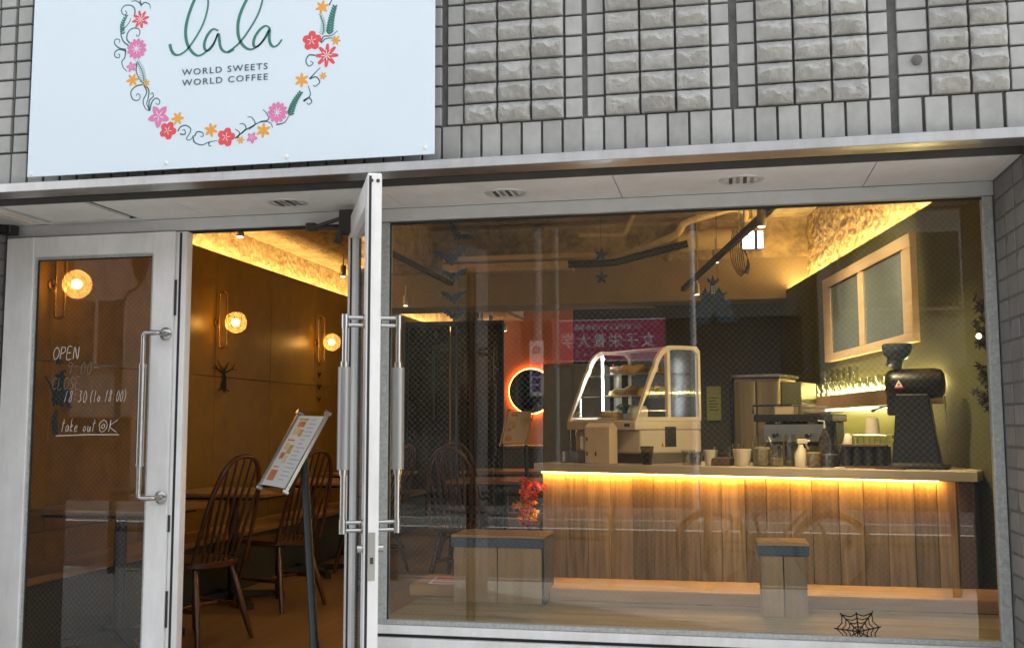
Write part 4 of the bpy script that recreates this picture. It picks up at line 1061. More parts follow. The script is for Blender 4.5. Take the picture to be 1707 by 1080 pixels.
# ================================================================== COUNTER
CA = math.radians(-18.82)
CUX = Vector((math.cos(CA), math.sin(CA), 0)); CVX = Vector((-math.sin(CA), math.cos(CA), 0)); CO = Vector((-1.16, 3.08, 0))
CT = 1.207
def cp(u, v, z=CT+.0005): return CO+CUX*u+CVX*v+Vector((0, 0, z))
ct = thing('counter', 'long wooden counter of reclaimed upright planks with a pale slab top', 'counter', (CO.x, CO.y, FZ), CA)
H_ = CT-FZ
MB().box(-.02, 2.53, 0, .78, H_-.052, H_).build('counter_top', M['counter_top'], ct, bevel=.003)
us = [0.011, 0.175, 0.328, 0.477, 0.626, 0.757, 0.897, 1.041, 1.175, 1.314, 1.434, 1.568, 1.688, 1.83, 1.958, 2.08, 2.214, 2.325, 2.419]
for a, b in zip(us[:-1], us[1:]):
    dy = random.uniform(0, .008)
    o = MB().box(-(b-a)/2+.0018, (b-a)/2-.0018, 0, .02, -.84, 0).build('plank', M['plank'], ct, bevel=.0015, loc=((a+b)/2, .062-dy, H_-.054))
MB().box(0.0, 2.42, .085, .60, 0, H_-.055).build('carcass', M['dark_wall'], ct)
MB().box(2.425, 2.505, .055, .60, 0, H_-.0525).build('end_post', M['dark_wood'], ct, bevel=.003)
tag(MB().box(.02, 2.34, .030, .040, CT-.0575, CT-.0525).build('counter_light', M['led_counter'], None), 'amber strip light tucked under the front edge of the counter top', 'strip light')
o = S.objects['counter_light']; o.location = (CO.x, CO.y, 0); o.rotation_euler = (0, 0, CA)

# cake display case
cc = thing('cake_case', 'cream-framed countertop cake case with curved glass and lit shelves', 'display case', tuple(cp(.625, .12, CT)), math.radians(-43))
Wd, Dp = .66, .56
def case_prof(y0, y1, zb, zt, r=.17, slope=.17):
    pts = [(y0, zb), (y0+slope*.82, zt-r)]
    for k in range(1, 8):
        a = k/8*math.pi/2; pts.append((y0+slope*.82+.02+ (r)*(1-math.cos(a)), zt-r+r*math.sin(a)))
    pts += [(y1-.03, zt), (y1, zt-.03), (y1, zb)]
    return pts
MB().box(-Wd+.03, -.0, .035, Dp, .062, .2045).build('cabinet', M['cream'], cc, bevel=.012, seg=2)
MB().box(-Wd-.01, .0, -.005, Dp, .205, .262).build('front_rail', M['cream'], cc, bevel=.006)
MB().box(-Wd+.05, -.02, .12, Dp-.02, .0, .0615).build('plinth', M['steel'], cc)
for x0 in (-Wd-.008, -.024):
    o_ = case_prof(0, Dp, .262, .735); i_ = case_prof(.022, Dp-.022, .285, .712)
    mb = MB()
    n = len(o_)
    A = [[(x, y, z) for y, z in pr] for x in (x0, x0+.024) for pr in (o_, i_)]
    for k in range(n):
        l = (k+1) % n
        mb.quad(A[0][k], A[0][l], A[1][l], A[1][k]); mb.quad(A[2][k], A[3][k], A[3][l], A[2][l])
        mb.quad(A[0][k], A[2][k], A[2][l], A[0][l]); mb.quad(A[1][k], A[1][l], A[3][l], A[3][k])
    mb.build('side_frame', M['cream'], cc, smooth=40)
    mb = MB(); mb.poly([(x0+.012, y, z) for y, z in i_]); mb.build('side_pane', M['glass'], cc)
pf = case_prof(.004, Dp, .264, .733)[:9]
mb = MB()
for (ya, za), (yb, zb) in zip(pf[:-1], pf[1:]): mb.quad((-Wd+.016, ya, za), (-.024, ya, za), (-.024, yb, zb), (-Wd+.016, yb, zb))
mb.build('curved_front', M['glass'], cc, smooth=60)
MB().box(-Wd+.016, -.024, .40, Dp-.005, .727, .737).build('roof', M['cream'], cc)
MB().box(-.026, -.001, .27, .295, .285, .712).build('mullion', M['cream'], cc)
MB().box(-Wd+.016, -.024, Dp-.012, Dp-.004, .264, .726).build('rear_door', plain('case_rear_door', (.10, .11, .11), .2, var=.05), cc)
MB().box(-Wd+.016, -.024, .03, Dp-.014, .262, .270).build('case_floor', M['alu_matte'], cc)
for k, (z, y0) in enumerate(((.415, .12), (.555, .17))):
    MB().box(-Wd+.02, -.028, y0, Dp-.02, z, z+.006).build('shelf', M['thin_glass'], cc)
    MB().tube([(-Wd+.02, y0, z+.003), (-.028, y0, z+.003)], .004, 6).build('shelf_edge', M['alu'], cc)
MB().tube([(-Wd+.12, .20, .29), (-Wd+.12, .20, .69)], .006, 8).build('led_tube', M['led_white'], cc)
MB().box(.0002, .001, .24, .335, .10, .225).build('vent_grille', M['closer'], cc)
mb = MB(); mb.poly([(.0008, .20, .10), (.0008, .235, .10), (.0008, .2175, .135)]); mb.build('warning_label', plain('yellow_label', (.75, .5, .05), .6), cc)
mb = MB(); mb.poly([(.0012, .213, .105), (.0012, .222, .105), (.0012, .2175, .126)]); mb.build('warning_mark', M['black_card'], cc)
MB().box(-.10, -.05, -.0065, -.0052, .225, .245).build('badge', M['closer'], cc)
def in_case(x, y, z): return tuple(Vector(cc.location)+Matrix.Rotation(cc.rotation_euler.z, 3, 'Z') @ Vector((x, y, z)))
CAKE = plain('baked_crust', (.50, .30, .10), .7, var=.3, scale=40, bmp=.5); CREAM_ = plain('whipped_cream', (.75, .72, .64), .6, var=.05, bmp=.3, bscale=30)
GREENS = plain('dark_garnish', (.06, .09, .035), .7, var=.5, scale=60, bmp=.6)
def cake(loc, r, h, mats, lab, kind='cake'):
    t = thing(kind, lab, 'cake', loc)
    MB().lathe([(0, 0), (r*1.25, 0), (r*1.3, .006), (r*1.28, .010), (0, .010)], n=22).build('plate', M['ceramic'], t, smooth=30)
    MB().lathe([(0, .0105), (r*.9, .0105), (r, .02), (r, h*.8), (r*.9, h), (0, h*1.03)], n=22).build('body', mats, t, smooth=40)
    mb = MB()
    for k in range(10):
        a = k*.63; q = r*.72
        mb.lathe([(r*.16, 0), (r*.13, r*.14), (.0, r*.22)], (q*math.cos(a), q*math.sin(a), h*.98), 8)
    mb.build('topping', CREAM_, t, smooth=50)
    return t
cake(in_case(-.20, .20, .271), .062, .075, CREAM_, 'round white cream cake on the floor of the display case')
cake(in_case(-.44, .19, .271), .075, .045, CAKE, 'flat golden tart on the floor of the display case')
# long pastries on the glass shelves
def pastry(loc, l, rz, lab):
    t = thing('long_pastry', lab, 'pastry', loc, rz, 'long golden pastries on the case shelves')
    mb = MB(); N = 12
    mb.tube([(l*(k/N-.5), .012*math.sin(k*.9), .028+.006*math.sin(k*1.7)) for k in range(N+1)], [.012+.024*math.sin(math.pi*(k+.35)/(N+.7)) for k in range(N+1)], 10)
    mb.build('crust', CAKE, t, smooth=60)
    MB().box(-l/2, l/2, -.05, .05, 0, .004).build('tray', M['paper'], t)
pastry(in_case(-.32, .26, .562), .34, CA-.16, 'long golden pastry on the upper shelf of the cake case')
pastry(in_case(-.26, .25, .422), .38, CA-.2, 'long golden pastry on the lower glass shelf of the cake case')
for k, (x, z, mt_, l) in enumerate(((-.52, .562, CREAM_, 'pale cream slice at the left end of the upper case shelf'), (-.12, .562, CAKE, 'golden bun plate at the right end of the upper case shelf'), (-.54, .422, CAKE, 'golden bun plate at the left end of the lower case shelf'), (-.10, .422, CREAM_, 'pale cream slice at the right end of the lower case shelf'), (-.32, .271, CREAM_, 'pale cream cake between the tart and the round cake'))):
    t = thing('pastry_plate', l, 'pastry', in_case(x, .30, z+.0015))
    MB().lathe([(0, 0), (.05, 0), (.058, .006), (0, .006)], n=18).build('plate', M['ceramic'], t, smooth=30)
    if mt_ is CAKE:
        for q in range(3): MB().lathe([(0, 0), (.020, .0), (.024, .014), (.016, .028), (0, .032)], (.026*math.cos(q*2.1), .026*math.sin(q*2.1), .0065), 12).build('bun', CAKE, t, smooth=60)
    else:
        MB().prism([(-.035, -.025, .0065), (.04, 0, .0065), (-.035, .025, .0065)], None, (0, 0, .05)).build('slice', CREAM_, t, bevel=.003)
        MB().lathe([(0, 0), (.010, .002), (.009, .014), (0, .018)], (-.015, 0, .057), 10).build('berry', plain('berry_red', (.45, .03, .03), .4), t, smooth=60)
t = thing('garnish_bowl', 'bowl of dark green leaves on the floor of the cake case', 'bowl', in_case(-.49, .34, .271))
MB().lathe([(0, 0), (.03, 0), (.055, .04), (.05, .04), (.0, .01)], n=16, caps=False).build('bowl', M['ceramic'], t, smooth=40)
mb = MB()
for k in range(40):
    a = random.uniform(0, 6.3); r = random.uniform(0, .05); z = .035+random.uniform(0, .05); d = random.uniform(0, 6.3)
    mb.quad((r*math.cos(a), r*math.sin(a), z), (r*math.cos(a)+.02*math.cos(d), r*math.sin(a)+.02*math.sin(d), z+.012), (r*math.cos(a), r*math.sin(a)+.006, z+.024), (r*math.cos(a)-.02*math.cos(d), r*math.sin(a)-.01, z+.01))
mb.build('greens', GREENS, t)

# paper carton and small things left of and before the case
t = thing('paper_carton', 'tall kraft paper carton standing before the cake case', 'carton', tuple(cp(.39, .12)), CA-.15)
MB().box(-.092, -.032, -.045, .045, 0, .225).build('side_half', M['kraft'], t, bevel=.003)
MB().box(-.0305, .092, -.045, .045, 0, .225).build('front_half', M['kraft'], t, bevel=.003)
mb = MB(); mb.prism([(-.09, -.04, .226), (-.09, .04, .226), (-.09, .0, .25)], None, (.18, 0, 0)); mb.build('folded_top', M['kraft'], t)
for x, z in ((-.075, .06), (-.075, .15), (-.01, .06)): MB().box(x-.005, x+.006, -.0462, -.0451, z-.012, z+.012).build('printed_mark', M['dark_wood'], t)
t = thing('card_tray', 'small grey tray at the left end of the counter', 'tray', tuple(cp(.16, .2)), CA)
MB().box(-.055, .055, -.05, .05, 0, .006).build('base', M['steel'], t)
for q in ((-.055, -.05, -.05, .05), (.05, .055, -.05, .05), (-.05, .05, .045, .05)): MB().box(q[0], q[1], q[2], q[3], .0062, .07).build('side', M['alu_matte'], t)
t = thing('price_tag', 'little cream price card on a thin wire stand', 'price card', tuple(cp(.275, .10)), CA)
MB().tube([(0, 0, 0), (0, 0, .10)], .0018, 6).build('wire', M['steel'], t); MB().lathe([(.02, 0), (.02, .004), (0, .005)], n=14).build('base', M['steel'], t)
MB().box(-.018, .018, -.001, .001, .085, .165).build('card', M['cream'], t)
t = thing('payment_terminal', 'dark handset leaning on a black stand beside the grey tray', 'card reader', tuple(cp(.24, .28)), CA+.2)
MB().box(-.05, .05, -.04, .04, 0, .05).build('stand', M['black'], t, bevel=.006)
mb = MB().box(-.03, .03, -.012, .012, 0, .14, Matrix.Translation((0, .01, .04)) @ Matrix.Rotation(-.5, 4, 'X')); mb.build('handset', M['black'], t, bevel=.005)
t = thing('tall_lamp_stand', 'slim pale upright pipe standing behind the left end of the counter', 'pipe', tuple(cp(.15, .9, FZ)))
MB().tube([(0, 0, 0), (0, 0, 1.55)], .028, 12).build('pipe', M['alu_matte'], t, smooth=40)
MB().tube([(0, 0, .9), (0, 0, .95)], .038, 12).build('collar', M['cream'], t, smooth=40)

def cup(name, u, v, r0, r1, h, mat, lab, cat='cup', ribs=0, wall=.003, grp=None):
    t = thing(name, lab, cat, tuple(cp(u, v)), random.uniform(0, 3), grp)
    n = 24; mb = MB(); prof = [(.0, .001), (r0*.95, .0), (r0, .003), (r1, h), (r1-wall, h), (r0-wall, .006), (0, .006)]
    if ribs:
        rings = []
        for r, z in prof:
            rings.append([(r*(1+.05*(k % 2)*(1 if r > .01 else 0))*math.cos(2*math.pi*k/(2*ribs)), r*(1+.05*(k % 2))*math.sin(2*math.pi*k/(2*ribs)), z) for k in range(2*ribs)])
        mb.ring(rings, caps=False)
    else: mb.lathe(prof, n=n, caps=False)
    mb.build('bowl', mat, t, smooth=40)
    MB().lathe([(r1-wall*.2, h-.002), (r1+.0015, h), (r1-wall*.5, h+.0025)], n=n, caps=False).build('rim', mat, t, smooth=60)
    return t
FROST = sheet_glass('frosted_plastic', (.62, .60, .52), 1.4, 1.5, .25)
c0 = cup('plastic_cup', .72, .06, .029, .042, .108, FROST, 'frosted plastic cup standing before the cake case')
cup('glass_cup', .945, .15, .034, .040, .085, M['thin_glass'], 'short clear glass beside the cream cake case')
t = cup('sundae_glass', 1.01, .10, .03, .042, .07, M['thin_glass'], 'small clear dessert glass right of the cake case', 'glass')
MB().box(-.018, .018, -.018, .018, .008, .05).build('dark_filling', M['dark_wood'], t)
cup('paper_cup', 1.085, .14, .030, .042, .088, M['ceramic'], 'leaning pale paper cup left of the small basket', ribs=0)
t = thing('wire_basket', 'small basket holding stacked clear lids', 'basket', tuple(cp(1.15, .16)), CA)
MB().box(-.055, .055, -.05, .05, 0, .045).build('tray', M['dark_wood'], t, bevel=.004)
for q in range(5): MB().lathe([(.046, 0), (.05, .004), (.046, .012), (0, .012)], (0, 0, .048+.012*q), 16).build('lid', M['thin_glass'], t, smooth=40)
t0 = cup('fluted_cup', 1.275, .14, .036, .052, .095, M['ceramic'], 'cream fluted cup in the middle of the counter', ribs=18)
def jar(u, v, r, h, fill, fmat, lab, lidm=None, dz=0):
    t = thing('glass_jar', lab, 'jar', tuple(cp(u, v)), random.uniform(0, 3))
    MB().lathe([(0, 0), (r, 0), (r, h*.86), (r*.86, h*.94), (r*.86, h), (r*.83, h), (r*.83, h*.92), (r*.95, h*.84), (r*.95, .006), (0, .006)], n=20, caps=False).build('glass', M['thin_glass'], t, smooth=35)
    if fill:
        mb = MB(); mb.lathe([(0, .008), (r*.93, .008), (r*.93, fill*.9), (r*.6, fill), (0, fill*.95)], n=20); mb.build('contents', fmat, t, smooth=35)
    if lidm: MB().lathe([(r*.9, h), (r*.9, h+.018), (0, h+.018)], n=20).build('lid', lidm, t, smooth=35)
    return t
NUT = plain('brown_contents', (.34, .24, .13), .8, var=.5, scale=60, bmp=.8, bscale=80)
BEAN = plain('coffee_beans', (.035, .016, .008), .4, var=.5, scale=90, bmp=.9, bscale=90)
OLIVE = plain('olive_powder', (.20, .17, .07), .8, var=.2)
jar(1.385, .17, .056, .17, .11, NUT, 'tall open glass jar with brown lumps inside')
jar(1.475, .14, .040, .12, .05, NUT, 'small clear jar with a few pale pieces right of the tall jar')
jar(1.53, .22, .038, .18, .03, OLIVE, 'slim clear bottle-like jar behind the spray bottle')
t = thing('spray_bottle', 'pale trigger spray bottle between the jars', 'spray bottle', tuple(cp(1.605, .17)), CA+3.4)
MB().lathe([(0, 0), (.034, 0), (.036, .01), (.036, .07), (.016, .11), (.013, .125), (0, .125)], n=18).build('bottle', M['ceramic'], t, smooth=40)
MB().box(-.038, .02, -.011, .011, .128, .155).build('head', M['ceramic'], t, bevel=.004)
mb = MB().box(-.005, .004, -.007, .007, -.035, 0, Matrix.Translation((-.024, 0, .13)) @ Matrix.Rotation(.5, 4, 'Y')); mb.build('trigger', M['ceramic'], t, bevel=.002)
MB().tube([(-.038, 0, .144), (-.05, 0, .144)], .006, 8).build('nozzle', M['ceramic'], t)
jar(1.68, .15, .045, .12, .085, NUT, 'squat glass jar of brown pieces beside the spray bottle')
t = jar(1.765, .16, .050, .135, .075, BEAN, 'jar of dark coffee beans with a flat glass lid', M['thin_glass'])
t = thing('sugar_packet', 'tiny cream packet lying on the front edge of the counter top', 'packet', tuple(cp(1.84, .06)), CA)
MB().box(-.025, .025, -.012, .012, 0, .008).build('sachet', M['ceramic'], t, bevel=.003)
MB().box(-.0265, -.0225, -.012, .012, .001, .003).build('crimp', M['paper'], t)
for k, (u, v, l) in enumerate(((1.20, .30, 'clear glass behind the small basket'), (1.43, .30, 'clear glass behind the small jar'), (1.355, .34, 'clear glass standing behind the tall open jar'), (1.50, .33, 'clear glass behind the slim bottle-like jar'))):
    cup('glass_cup', u, v, .030, .036, .12, M['thin_glass'], l)
t = thing('syrup_bottle', 'slim dark syrup bottle with a pump behind the squat jar', 'bottle', tuple(cp(1.70, .33)))
MB().lathe([(0, 0), (.032, 0), (.033, .15), (.014, .19), (.012, .215), (0, .215)], n=16).build('bottle', plain('dark_syrup', (.03, .014, .008), .15, var=.2), t, smooth=40)
MB().tube([(0, 0, .215), (0, 0, .255), (-.035, 0, .258)], .005, 8).build('pump', M['ceramic'], t)
t = thing('milk_pitcher', 'small steel milk pitcher beside the dark canister box', 'pitcher', tuple(cp(1.815, .32)))
MB().lathe([(0, 0), (.036, 0), (.038, .02), (.030, .07), (.034, .085), (.031, .085), (.027, .07), (.034, .02), (0, .01)], n=18, caps=False).build('jug', M['chrome'], t, smooth=40)
MB().tube([(.034, 0, .07), (.06, 0, .06), (.058, 0, .025), (.036, 0, .018)], .004, 8).build('handle', M['chrome'], t)
# dark bean canisters with a wire rack
t = thing('bean_canister_box', 'low wooden box with dark canisters at the right of the counter', 'box', tuple(cp(1.945, .20)), CA)
MB().box(-.125, .125, -.07, .07, 0, .012).build('base', M['dark_wood'], t)
for k in range(4):
    MB().lathe([(0, .0125), (.028, .0125), (.029, .10), (.026, .115), (0, .115)], (-.09+.06*k, -.035, 0), 16).build('canister', M['black'], t, smooth=40)
MB().box(-.125, .125, .0, .07, .0125, .118).build('back_box', M['dark_wood'], t, bevel=.002)
MB().box(-.125, .125, -.07, .0, .116, .128).build('lid_board', M['dark_wood'], t, bevel=.002)
mb = MB()
for y in (-.06, .06):
    mb.tube([(-.05, y, .13), (-.05, y, .178), (.125, y, .178), (.125, y, .13)], .003, 6)
for x in [-.05+.029*k for k in range(7)]: mb.tube([(x, -.06, .178), (x, .06, .178)], .0025, 6); mb.tube([(x, -.06, .13), (x, -.06, .178)], .0025, 6)
rk = mb.build('wire_rack', M['steel'], t)
t = cup('upturned_cup', 1.99, .20, .041, .030, .088, M['ceramic'], 'upturned cream paper cup on the wire rack'); t.location.z = CT+.182
MB().lathe([(0, .088), (.029, .088), (.029, .0905), (0, .0905)], n=20).build('foot', M['ceramic'], t)
t = thing('coffee_dripper', 'small white cone dripper on the lid of the dark canister box', 'dripper', tuple(cp(1.865, .17, CT+.1285)))
MB().lathe([(.033, 0), (.034, .004), (.018, .05), (.012, .055), (0, .055)], n=20).build('cone', M['ceramic'], t, smooth=40)
MB().lathe([(.012, .055), (.011, .062), (0, .062)], n=12).build('tip', M['ceramic'], t, smooth=40)
t = thing('serving_tray', 'flat dark tray lying before the coffee grinder', 'tray', tuple(cp(2.10, .10)), CA)
MB().box(-.075, .075, -.04, .04, 0, .008).build('base', M['dark_wood'], t, bevel=.002)
MB().box(-.075, .075, -.043, -.0395, .001, .018).build('rim', M['dark_wood'], t)

# coffee grinder
gr = thing('coffee_grinder', 'tall black coffee grinder with a round hopper at the right end of the counter', 'coffee grinder', tuple(cp(2.20, .25, CT)), CA+.08)
BK = plain('black_powder_coat', (.010, .010, .011), .38, var=.15, coat=.15)
mb = MB()
rings = []
for z, xl, xr, d in ((.0, -.13, .17, .11), (.02, -.13, .165, .11), (.026, -.115, .13, .095), (.18, -.10, .105, .085), (.36, -.085, .085, .078), (.40, -.085, .08, .075)):
    rings.append([(xl, -d, z), (xr, -d, z), (xr, d, z), (xl, d, z)])
mb.ring(rings).build('body', BK, gr, bevel=.008, seg=2)
mb = MB()
prof = [(.0, -.155), (.055, -.15), (.075, -.13), (.083, -.10), (.083, .10), (.075, .135), (.05, .15), (0, .155)]
mb.lathe(prof, n=24, mat=Matrix.Translation((.01, 0, .455)) @ Matrix.Rotation(math.pi/2, 4, 'Y')); mb.build('motor_drum', BK, gr, smooth=40)
MB().box(-.135, -.075, -.04, .04, .285, .40).build('spout', BK, gr, bevel=.008)
MB().tube([(-.10, 0, .54), (-.09, 0, .56), (-.085, 0, .60)], [.05, .04, .045], 16).build('hopper_neck', BK, gr, smooth=40)
MB().lathe([(.045, .59), (.07, .615), (.078, .645), (.078, .668), (.072, .674), (0, .674)], (-.075, 0, 0), 24).build('hopper', plain('smoked_hopper', (.03, .04, .042), .15, var=.1), gr, smooth=40)
MB().tube(spline([(-.12, -.03, .335), (-.16, -.04, .328), (-.20, -.04, .318), (-.205, -.04, .312)], 4), [.005]*12+[.009], 8).build('lever', BK, gr, smooth=50) if 0 else MB().tube([(-.12, -.03, .335), (-.16, -.04, .330), (-.195, -.04, .318)], .006, 8).build('lever', BK, gr, smooth=50)
MB().tube([(-.195, -.04, .318), (-.215, -.04, .310)], .010, 8).build('lever_knob', BK, gr, smooth=50)
EM = plain('emblem_red', (.62, .05, .05), .5)
mb = MB(); mb.poly([(-.085, -.0845, .437), (-.045, -.0845, .437), (-.065, -.0845, .475)]); mb.build('emblem', M['paper'], gr)
mb = MB(); mb.poly([(-.087, -.0842, .435), (-.043, -.0842, .435), (-.043, -.0842, .430), (-.087, -.0842, .430)]); mb.quad((-.072, -.0849, .441), (-.058, -.0849, .441), (-.062, -.0849, .455), (-.068, -.0849, .455)); mb.build('emblem_band', EM, gr)
MB().tube([(.155, .0, .39), (.168, 0, .08)], .0035, 8).build('cable', M['alu_matte'], gr)
for z in (.17, .13): MB().tube([(-.096, -.03, z), (-.112, -.03, z)], .011, 12).build('switch', M['closer'], gr, smooth=40)

# espresso machine behind the jars
em = thing('espresso_machine', 'black-framed espresso machine with plates on its top behind the jars', 'coffee machine', tuple(cp(1.44, .78, FZ+.86)), CA)
MB().box(-.23, .23, -.16, .22, 0, .05).build('base', M['black'], em, bevel=.006)
MB().box(-.22, .22, .0, .22, .05, .30).build('body', M['black'], em, bevel=.008)
MB().box(-.24, .24, -.17, .22, .30, .345).build('top_tray', M['black'], em, bevel=.006)
for x in (-.10, .10):
    MB().lathe([(0, 0), (.03, 0), (.034, .03), (.034, .06), (0, .06)], (x, -.08, .24), 16).build('group_head', M['chrome'], em, smooth=40)
    MB().tube([(x, -.10, .235), (x, -.22, .215)], [.010, .014], 10).build('portafilter', M['black'], em, smooth=40)
MB().box(-.18, .20, -.171, -.163, .18, .285).build('front_panel', M['steel'], em, bevel=.003)
mb = MB(); mb.tube([(-.24, -.17, .35), (-.24, -.17, .40), (.0, -.17, .40), (.0, .2, .40)], .006, 8); mb.build('rail', M['black'], em, smooth=40)
t = thing('plate_stack', 'stack of tan plates on the espresso machine', 'plates', tuple(cp(1.535, .76, FZ+.86+.3455)))
for k in range(6): MB().lathe([(0, 0), (.05, 0), (.082, .008), (.08, .010), (.0, .004)], (0, 0, .008*k), 24).build('plate', M['ceramic'], t, smooth=40)
t = thing('milk_jug_box', 'pale box on top of the espresso machine beside the plates', 'box', tuple(cp(1.36, .78, FZ+.86+.3455)), CA)
MB().box(-.06, .06, -.05, .05, 0, .045).build('carton', M['kraft'], t, bevel=.003); MB().box(-.062, .062, -.052, .052, .0455, .055).build('lid', M['kraft'], t, bevel=.002)
bk_ = thing('back_counter', 'dark work counter along the wall behind the front counter', 'counter', tuple(cp(.9, .72, FZ)), CA)
MB().box(.05, 1.35, -.02, .42, 0, .83).build('cupboard', M['dark_wall'], bk_); MB().box(.04, 1.36, -.03, .43, .831, .858).build('worktop', M['steel'], bk_, bevel=.003)
# brushed steel cabinet behind the counter
cu = thing('steel_cabinet', 'tall brushed steel cabinet with painted-in warm reflection streaks behind the counter', 'cabinet', tuple(cp(1.09, 1.05, FZ)), CA)
BRS = plain('reflection_streaked_steel', (.42, .34, .20), .36, .85, var=.55, scale=7, stretch=(1, 1, .05))  # uneven colour streaks stand in for reflections on the steel
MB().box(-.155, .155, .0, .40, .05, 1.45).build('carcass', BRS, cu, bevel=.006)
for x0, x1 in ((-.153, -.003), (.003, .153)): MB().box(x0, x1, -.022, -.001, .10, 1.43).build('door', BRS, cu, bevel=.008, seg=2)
MB().box(-.17, .17, -.03, .42, 1.452, 1.475).build('top', M['chrome'], cu, bevel=.004)
MB().box(-.182, -.158, -.02, .40, .0, 1.45).build('side_post', M['black'], cu, bevel=.003)
MB().box(.158, .29, .02, .40, .05, 1.42).build('side_unit', plain('pale_green_side', (.20, .21, .12), .4, .3, var=.2, scale=5, stretch=(1, 1, .05)), cu, bevel=.004)
t = thing('green_notice', 'small yellow-green notice on the dark wall beside the curtain', 'notice', (-0.105, 7.25, 1.653))
MB().box(-.07, .07, .005, .012, -.17, .17).build('sheet', plain('notice_green', (.20, .23, .07), .6), t)
for k in range(5): MB().box(-.05, .045-.02*(k % 2), .0035, .0049, .05-.03*k, .058-.03*k).build('printed_line', M['closer'], t)
# tall fridge and dark kitchen things at the back
fr = thing('steel_fridge', 'tall grey steel fridge at the back of the room', 'fridge', (-1.55, 7.7, FZ), 0)
MB().box(-.32, .32, -.3, .3, .06, 1.78).build('body', plain('grey_fridge', (.22, .23, .22), .35, .6, var=.08), fr, bevel=.01)
for x0, x1 in ((-.318, -.003), (.003, .318)): MB().box(x0, x1, -.325, -.301, .10, 1.74).build('door', plain('grey_fridge_door', (.26, .27, .26), .3, .6, var=.08), fr, bevel=.006)
for x in (-.03, .03): MB().tube([(x, -.345, .7), (x, -.345, 1.2)], .010, 8).build('handle', M['chrome'], fr)
bt = thing('sideboard', 'long dark sideboard at the back of the dim room', 'sideboard', (-2.6, 9.8, FZ))
MB().box(-.9, .9, -.25, .25, .05, .85).build('body', M['dark_wood'], bt, bevel=.004)
for k in range(3): MB().box(-.88+.6*k, -.32+.6*k, -.268, -.251, .09, .81).build('door', M['dark_wood'], bt, bevel=.003)
MB().box(-.93, .93, -.28, .26, .851, .88).build('top', M['table_wood'], bt, bevel=.003)
# halo mirror
hm = thing('halo_mirror', 'round mirror with a glowing orange halo on the far wall', 'mirror', (-2.83, 11.88, 1.939))
RY = Matrix.Rotation(math.pi/2, 4, 'X')
MB().lathe([(0, .05), (.33, .05), (.33, .058), (0, .058)], n=40, mat=RY).build('mirror', plain('smoky_mirror', (.25, .26, .24), .06, 1.0), hm, smooth=30)
MB().lathe([(.30, .012), (.345, .012), (.345, .03), (.30, .03), (.30, .012)], n=40, mat=RY, caps=False).build('halo_strip', M['halo'], hm)
# second menu stand inside
def menu_stand(loc, L, Sv, post_top, post_bot, lab, paper):
    t = thing('menu_stand', lab, 'menu stand', loc)
    o0 = Vector(loc); L = Vector(L); Sv = Vector(Sv); n_ = L.cross(Sv).normalized(); Lu = L.normalized(); Su = Sv.normalized()
    if n_.z < 0: n_ = -n_
    def fr_(a, b, d): return L*a+Sv*b+n_*d          # panel centre is the origin
    def slab(a0, a1, b0, b1, d0, d1, name, mat, parent=None, bev=0):
        mb = MB(); mb.prism([fr_(a0, b0, d0), fr_(a1, b0, d0), fr_(a1, b1, d0), fr_(a0, b1, d0)], None, n_*(d1-d0)); return mb.build(name, mat, parent or t, bevel=bev)
    slab(-.5, .5, -.5, .5, -.004, -.001, 'back_sheet', M['acrylic'])
    slab(-.445, .445, -.43, .43, -.0005, .0006, 'menu_sheet', paper)
    slab(-.5, .5, -.5, .5, .0018, .0045, 'front_sheet', M['acrylic'])
    for b in (-.485, .485):
        slab(-.5, .5, b-.02, b+.02, -.006, .007, 'side_rail', M['steel'])
    for a in (-.485, .485):
        for b in (-.47, .47):
            mb = MB(); mb.tube([fr_(a, b, -.012), fr_(a, b, .014)], .0105, 12); mb.build('knob', M['chrome'], t, smooth=40)
    pt, pb = Vector(post_top)-o0, Vector(post_bot)-o0
    MB().tube([pt, pt.lerp(pb, .7), pt.lerp(pb, .705), pb], [.0165, .0165, .0195, .0195], 12).build('post', plain('dark_slate_post', (.022, .03, .033), .4, var=.1) , t, smooth=40)
    MB().tube([pt, fr_(0, .2, -.02)], .011, 8).build('bracket', M['black'], t)
    MB().lathe([(0, 0), (.15, 0), (.15, .008), (.03, .014), (0, .014)], tuple(pb), 24).build('foot', M['black'], t, smooth=40)
    mb = MB(); mb.tube([pt+Vector((.0, -.012, 0)), pt+Vector((.0, -.022, 0))], .010, 12); mb.build('screw', M['chrome'], t, smooth=40)
    # printed photographs and thin lines of small print
    rnd = random.Random(3)
    PH = [plain('menu_photo_a', (.72, .42, .12), .6, var=.6, scale=120), plain('menu_photo_b', (.62, .22, .10), .6, var=.6, scale=150), plain('menu_photo_c', (.78, .60, .34), .6, var=.5, scale=140)]
    for k, (a0, a1, b0, b1) in enumerate(((-.41, -.385, -.34, -.02), (-.37, -.30, -.30, -.06), (-.29, -.20, -.33, -.12), (-.27, -.18, -.11, .0), (-.14, -.12, -.36, -.12), (-.09, -.01, -.36, -.22), (-.07, .04, -.20, -.05), (.03, .11, -.34, -.20), (.06, .16, -.17, -.06), (.20, .22, -.36, -.16), (.25, .38, -.36, -.12))):
        slab(a0, a1, b0, b1, .0008, .0012, 'printed_photo', PH[k % 3])
    tx = plain('menu_print', (.42, .46, .52), .7)
    for k in range(16):
        a = -.40+.05*k; slab(a, a+.011, .04, .04+rnd.uniform(.15, .33), .0008, .0011, 'printed_line', tx)
    return t
pc = Vector((-1.682, 0.55, 1.347))
menu_stand(tuple(pc), (-.138, -.090, -.308), (.207, -.195, -.005), (-1.655, 0.6, 1.318), (-1.577, 0.6, 0.35)[:2]+(.301,), 'clear framed menu on a dark slanting post in the open doorway', M['paper'])
